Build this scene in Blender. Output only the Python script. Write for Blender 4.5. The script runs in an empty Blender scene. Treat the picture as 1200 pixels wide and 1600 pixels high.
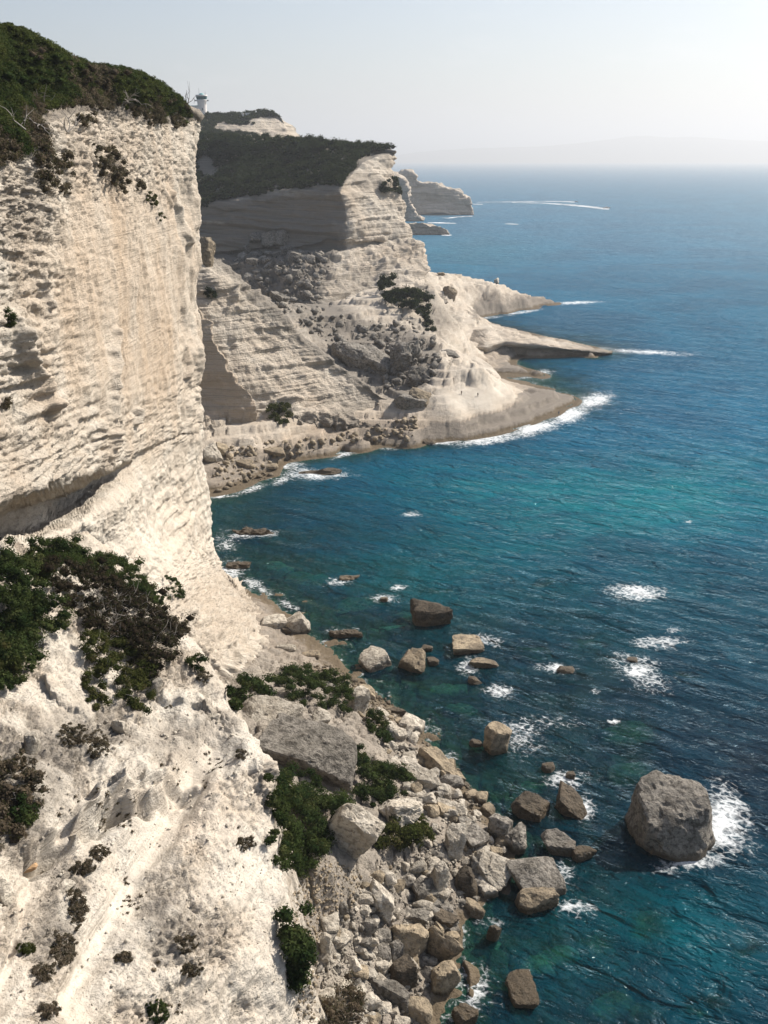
import bpy, bmesh, math, random, time
import numpy as np
from mathutils import Vector, Matrix, Euler

T0 = time.time()
random.seed(7)
scene = bpy.context.scene
C = scene.collection
R = math.radians

# ---------------------------------------------------------------- camera, world, sun, exposure
CAM_H = 100.0                       # metres above the sea
F = 1500.0                          # focal length in photograph pixels (1200 x 1600)
PITCH = math.atan(552.0 / F)
cam_data = bpy.data.cameras.new('camera')
cam = bpy.data.objects.new('camera', cam_data)
C.objects.link(cam)
cam.location = (0, 0, CAM_H)
cam.rotation_euler = (math.pi / 2 - PITCH, 0, 0)
cam_data.sensor_fit = 'VERTICAL'
cam_data.sensor_height = 36.0
cam_data.lens = F / 1600.0 * 36.0
cam_data.clip_start = 1.0
cam_data.clip_end = 120000.0
scene.camera = cam
scene.render.resolution_x, scene.render.resolution_y = 768, 1024

SUN_AZ, SUN_EL = R(33), R(41)       # azimuth from +X towards +Y
SUN_DIR = Vector((math.cos(SUN_EL) * math.cos(SUN_AZ), math.cos(SUN_EL) * math.sin(SUN_AZ), math.sin(SUN_EL)))
sun_data = bpy.data.lights.new('sun', 'SUN')
sun_data.energy = 4.7
sun_data.angle = R(0.53)
sun_data.color = (1.0, 0.94, 0.85)
sun = bpy.data.objects.new('sun', sun_data)
C.objects.link(sun)
sun.rotation_euler = SUN_DIR.to_track_quat('Z', 'Y').to_euler()

world = bpy.data.worlds.new('World')
scene.world = world
world.use_nodes = True
wn, wl = world.node_tree.nodes, world.node_tree.links
wn.clear()
w_out = wn.new('ShaderNodeOutputWorld')
w_bg = wn.new('ShaderNodeBackground')
w_sky = wn.new('ShaderNodeTexSky')
w_sky.sky_type = 'NISHITA'
w_sky.sun_disc = False
w_sky.sun_elevation = SUN_EL
w_sky.sun_rotation = math.pi / 2 - SUN_AZ
w_sky.altitude = 100
w_sky.air_density = 1.0
w_sky.dust_density = 2.0
w_sky.ozone_density = 1.5
w_bg.inputs['Strength'].default_value = 0.078
w_tc = wn.new('ShaderNodeTexCoord')
w_map = wn.new('ShaderNodeMapping'); w_map.inputs['Scale'].default_value = (1, 1, 4.5)
wl.new(w_tc.outputs['Generated'], w_map.inputs[0])
w_n = wn.new('ShaderNodeTexNoise'); w_n.inputs['Scale'].default_value = 5.0; w_n.inputs['Detail'].default_value = 6; w_n.inputs['Roughness'].default_value = 0.6
wl.new(w_map.outputs[0], w_n.inputs['Vector'])
w_r = wn.new('ShaderNodeMapRange'); w_r.interpolation_type = 'SMOOTHSTEP'
w_r.inputs['From Min'].default_value = 0.52; w_r.inputs['From Max'].default_value = 0.74; w_r.inputs['To Max'].default_value = 0.30
wl.new(w_n.outputs['Fac'], w_r.inputs[0])
w_mx = wn.new('ShaderNodeMix'); w_mx.data_type = 'RGBA'
wl.new(w_r.outputs[0], w_mx.inputs[0]); wl.new(w_sky.outputs[0], w_mx.inputs[6]); w_mx.inputs[7].default_value = (8.2, 8.2, 8.2, 1)
wl.new(w_mx.outputs[2], w_bg.inputs[0])
wl.new(w_bg.outputs[0], w_out.inputs[0])

scene.view_settings.view_transform = 'Standard'
scene.view_settings.look = 'None'
scene.view_settings.gamma = 1.0
scene.view_settings.exposure = 0.70
scene.view_settings.use_curve_mapping = False
cy = scene.cycles
cy.use_denoising = True
cy.max_bounces = 5
cy.diffuse_bounces = 1
cy.glossy_bounces = 2
cy.transparent_max_bounces = 12
cy.volume_bounces = 0
cy.sample_clamp_indirect = 4.0
cy.caustics_reflective = False
cy.caustics_refractive = False

# ---------------------------------------------------------------- pixel helpers (photograph pixels -> places)
SP, CP = math.sin(PITCH), math.cos(PITCH)

def PD(px, py, D):
    a, b = (px - 600.0) / F, (800.0 - py) / F
    return np.array([a * D, (CP + b * SP) * D, CAM_H + (-SP + b * CP) * D])

def PZ(px, py, z):
    b = (800.0 - py) / F
    return PD(px, py, (z - CAM_H) / (-SP + b * CP))

def PX(px, py, X):
    return PD(px, py, X * F / (px - 600.0))

def proj(P):
    x, y, z = P[..., 0], P[..., 1], P[..., 2] - CAM_H
    d = y * CP - z * SP
    u = y * SP + z * CP
    d = np.where(np.abs(d) < 1e-3, 1e-3, d)
    return 600 + F * x / d, 800 - F * u / d, d

# ---------------------------------------------------------------- noise
def _hash(ix, iy, iz, seed):
    h = (ix.astype(np.uint32) * np.uint32(374761393) + iy.astype(np.uint32) * np.uint32(668265263)
         + iz.astype(np.uint32) * np.uint32(2246822519) + np.uint32((seed * 3266489917) & 0xffffffff))
    h = (h ^ (h >> np.uint32(13))) * np.uint32(1274126177)
    h = h ^ (h >> np.uint32(16))
    return h

_G = np.random.RandomState(3).normal(size=(256, 3)).astype(np.float32)
_G /= np.linalg.norm(_G, axis=1)[:, None]

def noise3(x, y, z, seed=0):
    x, y, z = (np.asarray(a, dtype=np.float32) for a in (x, y, z))
    x, y, z = np.broadcast_arrays(x, y, z)
    ix, iy, iz = np.floor(x).astype(np.int32), np.floor(y).astype(np.int32), np.floor(z).astype(np.int32)
    fx, fy, fz = x - ix, y - iy, z - iz
    ux, uy, uz = (t * t * t * (t * (t * 6 - 15) + 10) for t in (fx, fy, fz))
    out = 0
    for dx in (0, 1):
        wx = ux if dx else 1 - ux
        for dy in (0, 1):
            wy = uy if dy else 1 - uy
            for dz in (0, 1):
                wz = uz if dz else 1 - uz
                g = _G[_hash(ix + dx, iy + dy, iz + dz, seed) & np.uint32(255)]
                out = out + wx * wy * wz * (g[..., 0] * (fx - dx) + g[..., 1] * (fy - dy) + g[..., 2] * (fz - dz))
    return out * 1.5

def fbm(P, lam, octaves=4, gain=0.5, seed=0, stretch=(1, 1, 1)):
    x, y, z = P[..., 0] * stretch[0], P[..., 1] * stretch[1], P[..., 2] * stretch[2]
    s, a, f = 0, 1.0, 1.0 / lam
    for o in range(octaves):
        s = s + a * noise3(x * f, y * f, z * f, seed + o * 17)
        a *= gain
        f *= 2.03
    return s

def ridged(P, lam, octaves=3, gain=0.5, seed=0, stretch=(1, 1, 1)):
    x, y, z = P[..., 0] * stretch[0], P[..., 1] * stretch[1], P[..., 2] * stretch[2]
    s, a, f = 0, 1.0, 1.0 / lam
    for o in range(octaves):
        s = s + a * (1 - 2 * np.abs(noise3(x * f, y * f, z * f, seed + o * 17)))
        a *= gain
        f *= 2.03
    return s

def sstep(a, b, x):
    t = np.clip((x - a) / (b - a), 0, 1)
    return t * t * (3 - 2 * t)

def _h01(i, j, seed):
    i, j = np.broadcast_arrays(np.asarray(i).astype(np.int32), np.asarray(j).astype(np.int32))
    return (_hash(i, j, np.full(i.shape, 7, np.int32), seed) & np.uint32(65535)).astype(np.float32) / 65535.0

def strata(P, h, th, lam, seed=0, soft=0.3):
    """beds of uneven hardness, broken into blocks along their length; about -0.5 .. 0.5"""
    x, y = P[..., 0], P[..., 1]
    i = np.floor(h / th)
    f = h / th - i
    wob = 0.3 * noise3(x / lam * 2.3, y / lam * 2.3, h / th * 0.35, seed + 11)
    def lay(k):
        sm = noise3(x / lam, y / lam, k * 13.7 + 0.37, seed)
        u = (0.75 * x + 0.66 * y) / (lam * 0.38) + _h01(k, 0 * k, seed + 3) * 17 + wob
        jj = np.floor(u)
        t = sstep(0.88, 1.0, u - jj)
        return 0.45 * sm + 0.7 * (_h01(k, jj, seed) * (1 - t) + _h01(k, jj + 1, seed) * t - 0.5)
    s = sstep(1 - soft, 1, f)
    return lay(i) * (1 - s) + lay(i + 1) * s

def worley(P, lam, seed=0, flat=False, jitter=0.9):
    x, y, z = (P[..., i].astype(np.float32) / lam for i in range(3))
    if flat:
        z = np.zeros_like(z) + 0.5
    ix, iy, iz = np.floor(x).astype(np.int32), np.floor(y).astype(np.int32), np.floor(z).astype(np.int32)
    f1 = np.full(x.shape, 9.0, np.float32)
    f2 = f1.copy()
    val = np.zeros_like(f1)
    for dx in (-1, 0, 1):
        for dy in (-1, 0, 1):
            for dz in ((0,) if flat else (-1, 0, 1)):
                hh = _hash(ix + dx, iy + dy, iz + dz, seed)
                jx = (hh & np.uint32(1023)).astype(np.float32) / 1023.0
                jy = ((hh >> np.uint32(10)) & np.uint32(1023)).astype(np.float32) / 1023.0
                jz = ((hh >> np.uint32(20)) & np.uint32(1023)).astype(np.float32) / 1023.0
                q = (ix + dx + 0.5 + (jx - 0.5) * jitter - x) ** 2 + (iy + dy + 0.5 + (jy - 0.5) * jitter - y) ** 2
                if not flat:
                    q = q + (iz + dz + 0.5 + (jz - 0.5) * jitter - z) ** 2
                q = np.sqrt(q)
                nearer = q < f1
                f2 = np.where(nearer, f1, np.minimum(f2, q))
                val = np.where(nearer, ((hh * np.uint32(2654435761)) >> np.uint32(16)).astype(np.float32) / 65535.0, val)
                f1 = np.where(nearer, q, f1)
    return f1, f2, val

def blocks(P, lam, seed=0, crack=0.12, flat=False, stretch=(1, 1, 1), warp=0.25, dome=0.35):
    """uneven blocks with open joints, about -0.5 .. 0.5"""
    Q = P * np.array(stretch)
    Q = Q + (warp * lam) * np.stack([noise3(*(Q[..., i] / lam * 1.7 for i in range(3)), seed + 5),
                                     noise3(*(Q[..., i] / lam * 1.7 + 31 for i in range(3)), seed + 6),
                                     noise3(*(Q[..., i] / lam * 1.7 + 57 for i in range(3)), seed + 7)], -1)
    f1, f2, v = worley(Q, lam, seed, flat)
    return (v - 0.5) - 0.8 * (1 - sstep(0, crack, f2 - f1)) - dome * f1 * f1

def blob(px, py, cx, cy, rx, ry, rot=0):
    c, s = math.cos(R(rot)), math.sin(R(rot))
    dx, dy = px - cx, py - cy
    u, v = (dx * c + dy * s) / rx, (-dx * s + dy * c) / ry
    return np.exp(-(u * u + v * v))

def linedist(px, py, pts):
    d = np.full(px.shape, 1e9)
    for (x0, y0), (x1, y1) in zip(pts[:-1], pts[1:]):
        vx, vy = x1 - x0, y1 - y0
        t = np.clip(((px - x0) * vx + (py - y0) * vy) / (vx * vx + vy * vy), 0, 1)
        d = np.minimum(d, np.hypot(px - x0 - t * vx, py - y0 - t * vy))
    return d

def inpoly(px, py, poly):
    ins = np.zeros(px.shape, bool)
    n = len(poly)
    for k in range(n):
        x0, y0 = poly[k]
        x1, y1 = poly[(k + 1) % n]
        if y0 == y1:
            continue
        c = ((y0 > py) != (y1 > py)) & (px < (x1 - x0) * (py - y0) / (y1 - y0) + x0)
        ins ^= c
    return ins

# ---------------------------------------------------------------- mesh helpers
def mesh_from_arrays(name, V, faces, nloop, attrs=None, smooth=True):
    """faces: (n, nloop) int array"""
    me = bpy.data.meshes.new(name)
    V = np.asarray(V, dtype=np.float32).reshape(-1, 3)
    me.vertices.add(len(V))
    me.vertices.foreach_set('co', V.ravel())
    faces = np.asarray(faces, dtype=np.int32)
    me.loops.add(faces.size)
    me.loops.foreach_set('vertex_index', faces.ravel())
    me.polygons.add(len(faces))
    me.polygons.foreach_set('loop_start', np.arange(0, faces.size, nloop, dtype=np.int32))
    me.update(calc_edges=True)
    if smooth:
        me.polygons.foreach_set('use_smooth', np.ones(len(faces), dtype=bool))
    for k, a in (attrs or {}).items():
        at = me.attributes.new(k, 'FLOAT', 'POINT')
        at.data.foreach_set('value', np.asarray(a, dtype=np.float32).ravel())
    me.validate()
    return me

def grid_faces(nr, nc, flip=False):
    i = np.arange(nr * nc, dtype=np.int32).reshape(nr, nc)
    f = np.stack([i[:-1, :-1], i[:-1, 1:], i[1:, 1:], i[1:, :-1]], -1).reshape(-1, 4)
    return f[:, ::-1] if flip else f

def put(name, me, mat, parent=None, label=None, cat=None, group=None, kind=None, loc=None):
    o = bpy.data.objects.new(name, me)
    C.objects.link(o)
    if mat is not None and me is not None and not me.materials:
        me.materials.append(mat)
    if parent is not None:
        o.parent = parent
    if loc is not None:
        o.location = loc
    tag(o, label, cat, group, kind)
    return o

def tag(o, label=None, cat=None, group=None, kind=None):
    if label: o['label'] = label
    if cat: o['category'] = cat
    if group: o['group'] = group
    if kind: o['kind'] = kind
    return o

def catmull(A, t):
    """A (n, ...), t float index array -> interpolated"""
    n = len(A)
    i = np.clip(np.floor(t).astype(int), 0, n - 2)
    f = (t - i)
    sh = (len(t),) + (1,) * (A.ndim - 1)
    f = f.reshape(sh)
    p0, p1, p2, p3 = A[np.maximum(i - 1, 0)], A[i], A[i + 1], A[np.minimum(i + 2, n - 1)]
    m1, m2 = (p2 - p0) * 0.4, (p3 - p1) * 0.4
    f2, f3 = f * f, f * f * f
    return (2 * f3 - 3 * f2 + 1) * p1 + (f3 - 2 * f2 + f) * m1 + (-2 * f3 + 3 * f2) * p2 + (f3 - f2) * m2

def loft(ctrl, rs, cs):
    """ctrl: list of rows of 3D points; rs / cs: samples in each interval of rows / columns"""
    A = np.array(ctrl, dtype=float)
    def ts(seg):
        out = []
        for k, n in enumerate(seg):
            out += list(k + np.arange(n) / n)
        out.append(len(seg))
        return np.array(out, dtype=float)
    B = catmull(A, ts(rs))
    B = catmull(B.transpose(1, 0, 2), ts(cs)).transpose(1, 0, 2)
    return B

def grid_normals(P):
    a = np.gradient(P, axis=0)
    b = np.gradient(P, axis=1)
    n = np.cross(b, a)
    l = np.linalg.norm(n, axis=-1, keepdims=True)
    return n / np.maximum(l, 1e-9)

# ---------------------------------------------------------------- materials
class NT:
    def __init__(self, name, disp=False):
        self.m = bpy.data.materials.new(name)
        self.m.use_nodes = True
        self.t = self.m.node_tree
        self.t.nodes.clear()
        self.out = self.n('ShaderNodeOutputMaterial')
    def n(self, typ, **kw):
        nd = self.t.nodes.new(typ)
        for k, v in kw.items():
            setattr(nd, k, v)
        return nd
    def l(self, a, b):
        self.t.links.new(a, b)
    def val(self, sock, v):
        if hasattr(v, 'is_output') or isinstance(v, bpy.types.NodeSocket):
            self.l(v, sock)
        else:
            sock.default_value = v
    def coord(self, kind='Object'):
        return self.n('ShaderNodeTexCoord').outputs[kind]
    def mapping(self, vec, scale=(1, 1, 1), rot=(0, 0, 0), loc=(0, 0, 0)):
        m = self.n('ShaderNodeMapping')
        self.l(vec, m.inputs[0])
        m.inputs['Scale'].default_value = scale
        m.inputs['Rotation'].default_value = rot
        m.inputs['Location'].default_value = loc
        return m.outputs[0]
    def noise(self, vec, scale, detail=3.0, rough=0.5, dist=0.0):
        nd = self.n('ShaderNodeTexNoise')
        self.l(vec, nd.inputs['Vector'])
        nd.inputs['Scale'].default_value = scale
        nd.inputs['Detail'].default_value = detail
        nd.inputs['Roughness'].default_value = rough
        nd.inputs['Distortion'].default_value = dist
        return nd.outputs['Fac']
    def voronoi(self, vec, scale, feature='F1', rand=1.0):
        nd = self.n('ShaderNodeTexVoronoi', feature=feature)
        self.l(vec, nd.inputs['Vector'])
        nd.inputs['Scale'].default_value = scale
        nd.inputs['Randomness'].default_value = rand
        return nd.outputs['Distance']
    def math(self, op, a, b=0.0, c=None, clamp=False):
        nd = self.n('ShaderNodeMath', operation=op, use_clamp=clamp)
        self.val(nd.inputs[0], a)
        self.val(nd.inputs[1], b)
        if c is not None:
            self.val(nd.inputs[2], c)
        return nd.outputs[0]
    def ss(self, x, a, b):
        nd = self.n('ShaderNodeMapRange', interpolation_type='SMOOTHSTEP')
        self.val(nd.inputs['Value'], x)
        nd.inputs['From Min'].default_value = a
        nd.inputs['From Max'].default_value = b
        return nd.outputs[0]
    def lin(self, x, a, b, c=0.0, d=1.0):
        nd = self.n('ShaderNodeMapRange')
        self.val(nd.inputs['Value'], x)
        nd.inputs['From Min'].default_value = a
        nd.inputs['From Max'].default_value = b
        nd.inputs['To Min'].default_value = c
        nd.inputs['To Max'].default_value = d
        return nd.outputs[0]
    def mix(self, f, a, b, blend='MIX'):
        nd = self.n('ShaderNodeMix', data_type='RGBA', blend_type=blend)
        self.val(nd.inputs[0], f)
        for s, v in ((nd.inputs[6], a), (nd.inputs[7], b)):
            if isinstance(v, tuple) and len(v) == 3:
                v = v + (1.0,)
            self.val(s, v)
        return nd.outputs[2]
    def attr(self, name):
        nd = self.n('ShaderNodeAttribute', attribute_name=name)
        return nd.outputs['Fac']
    def bump(self, h, strength, dist, normal=None):
        nd = self.n('ShaderNodeBump')
        nd.inputs['Strength'].default_value = strength
        nd.inputs['Distance'].default_value = dist
        self.l(h, nd.inputs['Height'])
        if normal is not None:
            self.l(normal, nd.inputs['Normal'])
        return nd.outputs[0]
    def principled(self, col, rough=0.9, normal=None, spec=0.2, **kw):
        b = self.n('ShaderNodeBsdfPrincipled')
        if isinstance(col, tuple) and len(col) == 3:
            col = col + (1.0,)
        self.val(b.inputs['Base Color'], col)
        self.val(b.inputs['Roughness'], rough)
        b.inputs['Specular IOR Level'].default_value = spec
        if normal is not None:
            self.l(normal, b.inputs['Normal'])
        for k, v in kw.items():
            self.val(b.inputs[k], v)
        return b.outputs[0]
    def done(self, sh):
        self.l(sh, self.out.inputs['Surface'])
        return self.m

PALE, CREAM, TAN, GREY = (0.48, 0.42, 0.345), (0.56, 0.51, 0.435), (0.46, 0.335, 0.225), (0.16, 0.14, 0.118)

def limestone(name, unit=1.0, bed=1.0, pits=1.0, bump=1.0, dip=0.0, attrs=True, run=0.22, lo=0.56):
    """pale bedded limestone; unit = size of the coarse patches in metres / 8"""
    k = NT(name)
    co = k.coord('Object')
    tanf = k.attr('tan') if attrs else 0.0
    greyf = k.attr('grey') if attrs else 0.0
    smoothf = k.attr('smooth') if attrs else 0.0
    big = k.noise(co, 0.11 / unit, 4, 0.55)
    mid = k.noise(co, 0.7 / unit, 4, 0.6)
    fine = k.noise(co, 3.2 / unit, 4, 0.65)
    flat = k.mapping(co, (run, run, 2.6 * bed), rot=(dip, 0, 0))
    beds = k.noise(flat, 0.9 / unit, 4, 0.62)
    col = k.mix(k.ss(big, 0.35, 0.68), PALE, CREAM)
    t = k.math('ADD', tanf, k.math('MULTIPLY', k.math('SUBTRACT', mid, 0.5), 0.55), clamp=True)
    col = k.mix(k.math('MULTIPLY', t, 0.8), col, TAN)
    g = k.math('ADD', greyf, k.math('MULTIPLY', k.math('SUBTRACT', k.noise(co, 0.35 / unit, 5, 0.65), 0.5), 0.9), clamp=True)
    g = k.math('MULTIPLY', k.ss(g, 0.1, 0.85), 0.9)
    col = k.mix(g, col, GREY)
    # darker weathered bedding seams and small solution pits
    seam = k.math('MULTIPLY', k.ss(beds, lo, lo + 0.12), k.math('SUBTRACT', 1.0, smoothf))
    col = k.mix(k.math('MULTIPLY', seam, 0.42 * bed), col, (0.28, 0.24, 0.19))
    pit = k.ss(k.noise(k.mapping(co, (1, 1, 1.7)), 1.9 / unit, 5, 0.7), 0.60, 0.70)
    pit = k.math('MULTIPLY', pit, k.math('SUBTRACT', 1.0, k.math('MULTIPLY', smoothf, 0.75)))
    col = k.mix(k.math('MULTIPLY', pit, 0.55 * pits), col, (0.20, 0.175, 0.145))
    if pits >= 0.8:
        speck = k.ss(k.noise(k.mapping(co, (1, 1, 1.5)), 3.1 / unit, 3, 0.62), 0.585, 0.66)
        speck = k.math('MULTIPLY', speck, k.math('SUBTRACT', 1.0, k.math('MULTIPLY', smoothf, 0.8)))
        speck = k.math('MULTIPLY', speck, k.lin(k.noise(co, 0.22 / unit, 2, 0.5), 0.35, 0.65, 0.25, 1.0))
        col = k.mix(k.math('MULTIPLY', speck, 0.62), col, (0.13, 0.112, 0.09))  # dark tint paints in the little shadows inside the pits
        pit = k.math('MAXIMUM', pit, speck)
    col = k.mix(k.math('MULTIPLY', fine, 0.35), col, k.mix(0.5, col, (0.60, 0.55, 0.47)))
    # wet, algae-dark band at the waterline
    sep = k.n('ShaderNodeSeparateXYZ')
    geo = k.n('ShaderNodeNewGeometry')
    k.l(geo.outputs['Position'], sep.inputs[0])
    zz = k.math('ADD', sep.outputs[2], k.math('MULTIPLY', k.math('SUBTRACT', mid, 0.5), 2.4))
    wet = k.math('SUBTRACT', 1.0, k.ss(zz, 0.5, 1.7))
    col = k.mix(k.math('MULTIPLY', wet, 0.85), col, (0.115, 0.085, 0.05))
    h = k.math('ADD', k.math('MULTIPLY', beds, 0.55 * bed), k.math('MULTIPLY', fine, 0.5))
    h = k.math('SUBTRACT', h, k.math('MULTIPLY', pit, 0.45 * pits))
    h2 = k.math('ADD', h, k.math('MULTIPLY', mid, 0.5))
    rough_amt = k.math('SUBTRACT', 1.0, k.math('MULTIPLY', smoothf, 0.6))
    nm = k.bump(k.math('MULTIPLY', h2, rough_amt), 0.9 * bump, 0.75 * unit)
    return k.done(k.principled(col, 0.92, nm, 0.15))

MAT = {}
MAT['cliff'] = limestone('pale_limestone', 0.8, 1.15, 1.0, 0.9, run=0.1)
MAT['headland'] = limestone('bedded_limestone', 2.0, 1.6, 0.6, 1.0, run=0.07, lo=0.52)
MAT['shore'] = limestone('shore_limestone', 1.0, 0.6, 0.8, 1.0)
MAT['far'] = limestone('far_limestone', 5.0, 1.6, 0.5, 1.0, run=0.08, lo=0.5)

def boulder_mat(name, base, other, patch, bedded=0.5, wet_top=1.5, scale=1.0):
    k = NT(name)
    co = k.coord('Object')
    geo = k.n('ShaderNodeNewGeometry')
    wp = geo.outputs['Position']
    oi = k.n('ShaderNodeObjectInfo')
    big = k.noise(wp, 0.35 / scale, 4, 0.6)
    fine = k.noise(wp, 2.6 / scale, 5, 0.68)
    col = k.mix(k.ss(big, 0.38, 0.66), base, other)
    col = k.mix(k.math('MULTIPLY', k.ss(k.noise(wp, 1.1 / scale, 5, 0.72), 0.47, 0.60), 0.85), col, patch)
    v = k.lin(oi.outputs['Random'], 0, 1, 0.72, 1.12)
    comb = k.n('ShaderNodeCombineColor')
    for i in range(3):
        k.l(v, comb.inputs[i])
    col = k.mix(1.0, col, comb.outputs[0], 'MULTIPLY')
    bed = k.noise(k.mapping(co, (0.25, 0.25, 3.2)), 1.1 / scale, 4, 0.65)
    col = k.mix(k.math('MULTIPLY', k.ss(bed, 0.54, 0.68), 0.5 * bedded), col, (0.2, 0.17, 0.135))
    sep = k.n('ShaderNodeSeparateXYZ')
    k.l(wp, sep.inputs[0])
    zz = k.math('ADD', sep.outputs[2], k.math('MULTIPLY', k.math('SUBTRACT', big, 0.5), 2.2))
    wet = k.math('SUBTRACT', 1.0, k.ss(zz, wet_top - 0.9, wet_top + 0.2))
    col = k.mix(k.math('MULTIPLY', wet, 0.82), col, (0.085, 0.062, 0.036))
    h = k.math('ADD', k.math('MULTIPLY', fine, 0.7), k.math('MULTIPLY', bed, 0.6 * bedded))
    h = k.math('ADD', h, k.math('MULTIPLY', k.noise(wp, 0.9 / scale, 3, 0.6), 0.9))
    nm = k.bump(h, 1.0, 0.62 * scale)
    return k.done(k.principled(col, k.lin(wet, 0, 1, 0.88, 0.4), nm, 0.25))

MAT['b_pale'] = boulder_mat('pale_boulder_limestone', (0.58, 0.52, 0.43), (0.48, 0.42, 0.335), (0.27, 0.235, 0.19))
MAT['b_tan'] = boulder_mat('tan_boulder_limestone', (0.40, 0.32, 0.22), (0.30, 0.24, 0.165), (0.17, 0.14, 0.10))
MAT['b_grey'] = boulder_mat('grey_boulder_limestone', (0.30, 0.27, 0.23), (0.20, 0.18, 0.15), (0.08, 0.07, 0.058))
MAT['b_dark'] = boulder_mat('dark_boulder_limestone', (0.13, 0.102, 0.072), (0.09, 0.072, 0.052), (0.045, 0.037, 0.027), wet_top=2.2)

MAT['b_sub'] = boulder_mat('submerged_boulder_limestone', (0.36, 0.38, 0.23), (0.28, 0.31, 0.19), (0.14, 0.16, 0.10), wet_top=-9)

def leaf_mat(name, c1, c2, c3, scale=0.5):
    k = NT(name)
    geo = k.n('ShaderNodeNewGeometry')
    r = k.attr('rnd')
    n = k.noise(geo.outputs['Position'], scale, 3, 0.6)
    col = k.mix(k.ss(n, 0.38, 0.62), c1, c2)
    col = k.mix(k.math('MULTIPLY', k.ss(r, 0.55, 1.0), 0.8), col, c3)
    d = k.n('ShaderNodeBsdfDiffuse')
    k.l(col, d.inputs[0])
    t = k.n('ShaderNodeBsdfTranslucent')
    k.l(k.mix(0.5, col, (0.10, 0.14, 0.03)), t.inputs[0])
    mx = k.n('ShaderNodeMixShader')
    mx.inputs[0].default_value = 0.22
    k.l(d.outputs[0], mx.inputs[1])
    k.l(t.outputs[0], mx.inputs[2])
    return k.done(mx.outputs[0])

MAT['leaf'] = leaf_mat('maquis_leaves', (0.025, 0.040, 0.013), (0.056, 0.067, 0.019), (0.088, 0.082, 0.034), 0.16)
MAT['leaf_far'] = leaf_mat('far_maquis_leaves', (0.010, 0.016, 0.011), (0.022, 0.029, 0.016), (0.048, 0.052, 0.028), 0.06)
MAT['leaf_olive'] = leaf_mat('olive_leaves', (0.034, 0.042, 0.013), (0.052, 0.056, 0.017), (0.08, 0.062, 0.03), 0.4)
MAT['leaf_green'] = leaf_mat('juniper_leaves', (0.017, 0.030, 0.011), (0.042, 0.057, 0.019), (0.085, 0.086, 0.034), 0.45)
MAT['leaf_dead'] = leaf_mat('dead_leaves', (0.036, 0.027, 0.019), (0.024, 0.019, 0.013), (0.07, 0.058, 0.044), 0.6)
MAT['leaf_dry'] = leaf_mat('dry_leaves', (0.105, 0.080, 0.055), (0.070, 0.054, 0.037), (0.16, 0.138, 0.11), 0.6)

def plain(name, col, rough=0.6, spec=0.3, metal=0.0):
    k = NT(name)
    n = k.noise(k.coord('Object'), 1.4, 4, 0.6)
    c = k.mix(k.math('MULTIPLY', n, 0.5), col, tuple(x * 0.72 for x in col))
    return k.done(k.principled(c, rough, None, spec, Metallic=metal))

MAT['twig'] = plain('weathered_wood', (0.30, 0.27, 0.24), 0.9)
MAT['bark'] = plain('dark_bark', (0.07, 0.055, 0.042), 0.9)
MAT['white_paint'] = plain('white_render', (0.78, 0.74, 0.70), 0.7)
MAT['teal'] = plain('teal_paint', (0.10, 0.34, 0.34), 0.5)
MAT['glass'] = plain('dark_glass', (0.03, 0.09, 0.10), 0.15, 0.6)
MAT['metal'] = plain('grey_metal', (0.30, 0.32, 0.33), 0.5)
MAT['ochre'] = plain('ochre_stone', (0.42, 0.27, 0.15), 0.9)

print('setup', round(time.time() - T0, 1))
#@@STRUCTURE
# ================================================================ THE SHORE: one height field, sea bed included
# (photograph x, y, height above the sea)
ctrl = []
def add(z, *pts):
    for p in pts:
        ctrl.append(PZ(p[0], p[1], z))
# near shore line
add(0.0, (300, 870), (335, 884), (362, 912), (400, 928), (441, 952), (470, 985), (510, 1005), (540, 1045), (565, 1070), (600, 1095),
    (640, 1120), (660, 1160), (700, 1195), (735, 1235), (770, 1280), (800, 1330), (770, 1395), (728, 1440), (715, 1500),
    (700, 1550), (690, 1600), (680, 1750), (670, 1900))
add(1.0, (350, 905), (380, 922), (420, 948), (455, 985), (500, 1025), (525, 1050))
add(3.0, (340, 900), (385, 950), (420, 1000), (470, 1040), (510, 1062))
add(7.0, (300, 900), (370, 985), (430, 1060), (480, 1075), (520, 1090))
add(13.0, (360, 1080), (400, 1092), (450, 1112))
add(9.0, (560, 1150), (550, 1190))
add(5.0, (600, 1160), (610, 1190), (650, 1230), (690, 1290), (700, 1340), (690, 1380))
add(2.0, (640, 1150), (680, 1210), (720, 1265), (745, 1320), (725, 1390), (690, 1440))
add(8.0, (600, 1260), (620, 1320), (610, 1380))
add(12.0, (560, 1290), (560, 1370))
add(17.0, (520, 1250), (480, 1330), (520, 1350), (440, 1200))
add(16.0, (460, 1420), (430, 1300))
add(11.0, (500, 1450), (530, 1420))
add(6.5, (560, 1480), (590, 1440))
add(3.5, (630, 1450), (620, 1500), (640, 1400))
add(1.5, (680, 1480), (670, 1540), (655, 1600))
add(9.0, (520, 1560), (500, 1530))
add(12.0, (480, 1600), (440, 1500))
add(4.0, (600, 1560), (590, 1600))
add(8.0, (530, 1620), (530, 1800))
add(20.0, (380, 1500), (350, 1300), (300, 1100), (420, 1700))
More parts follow.
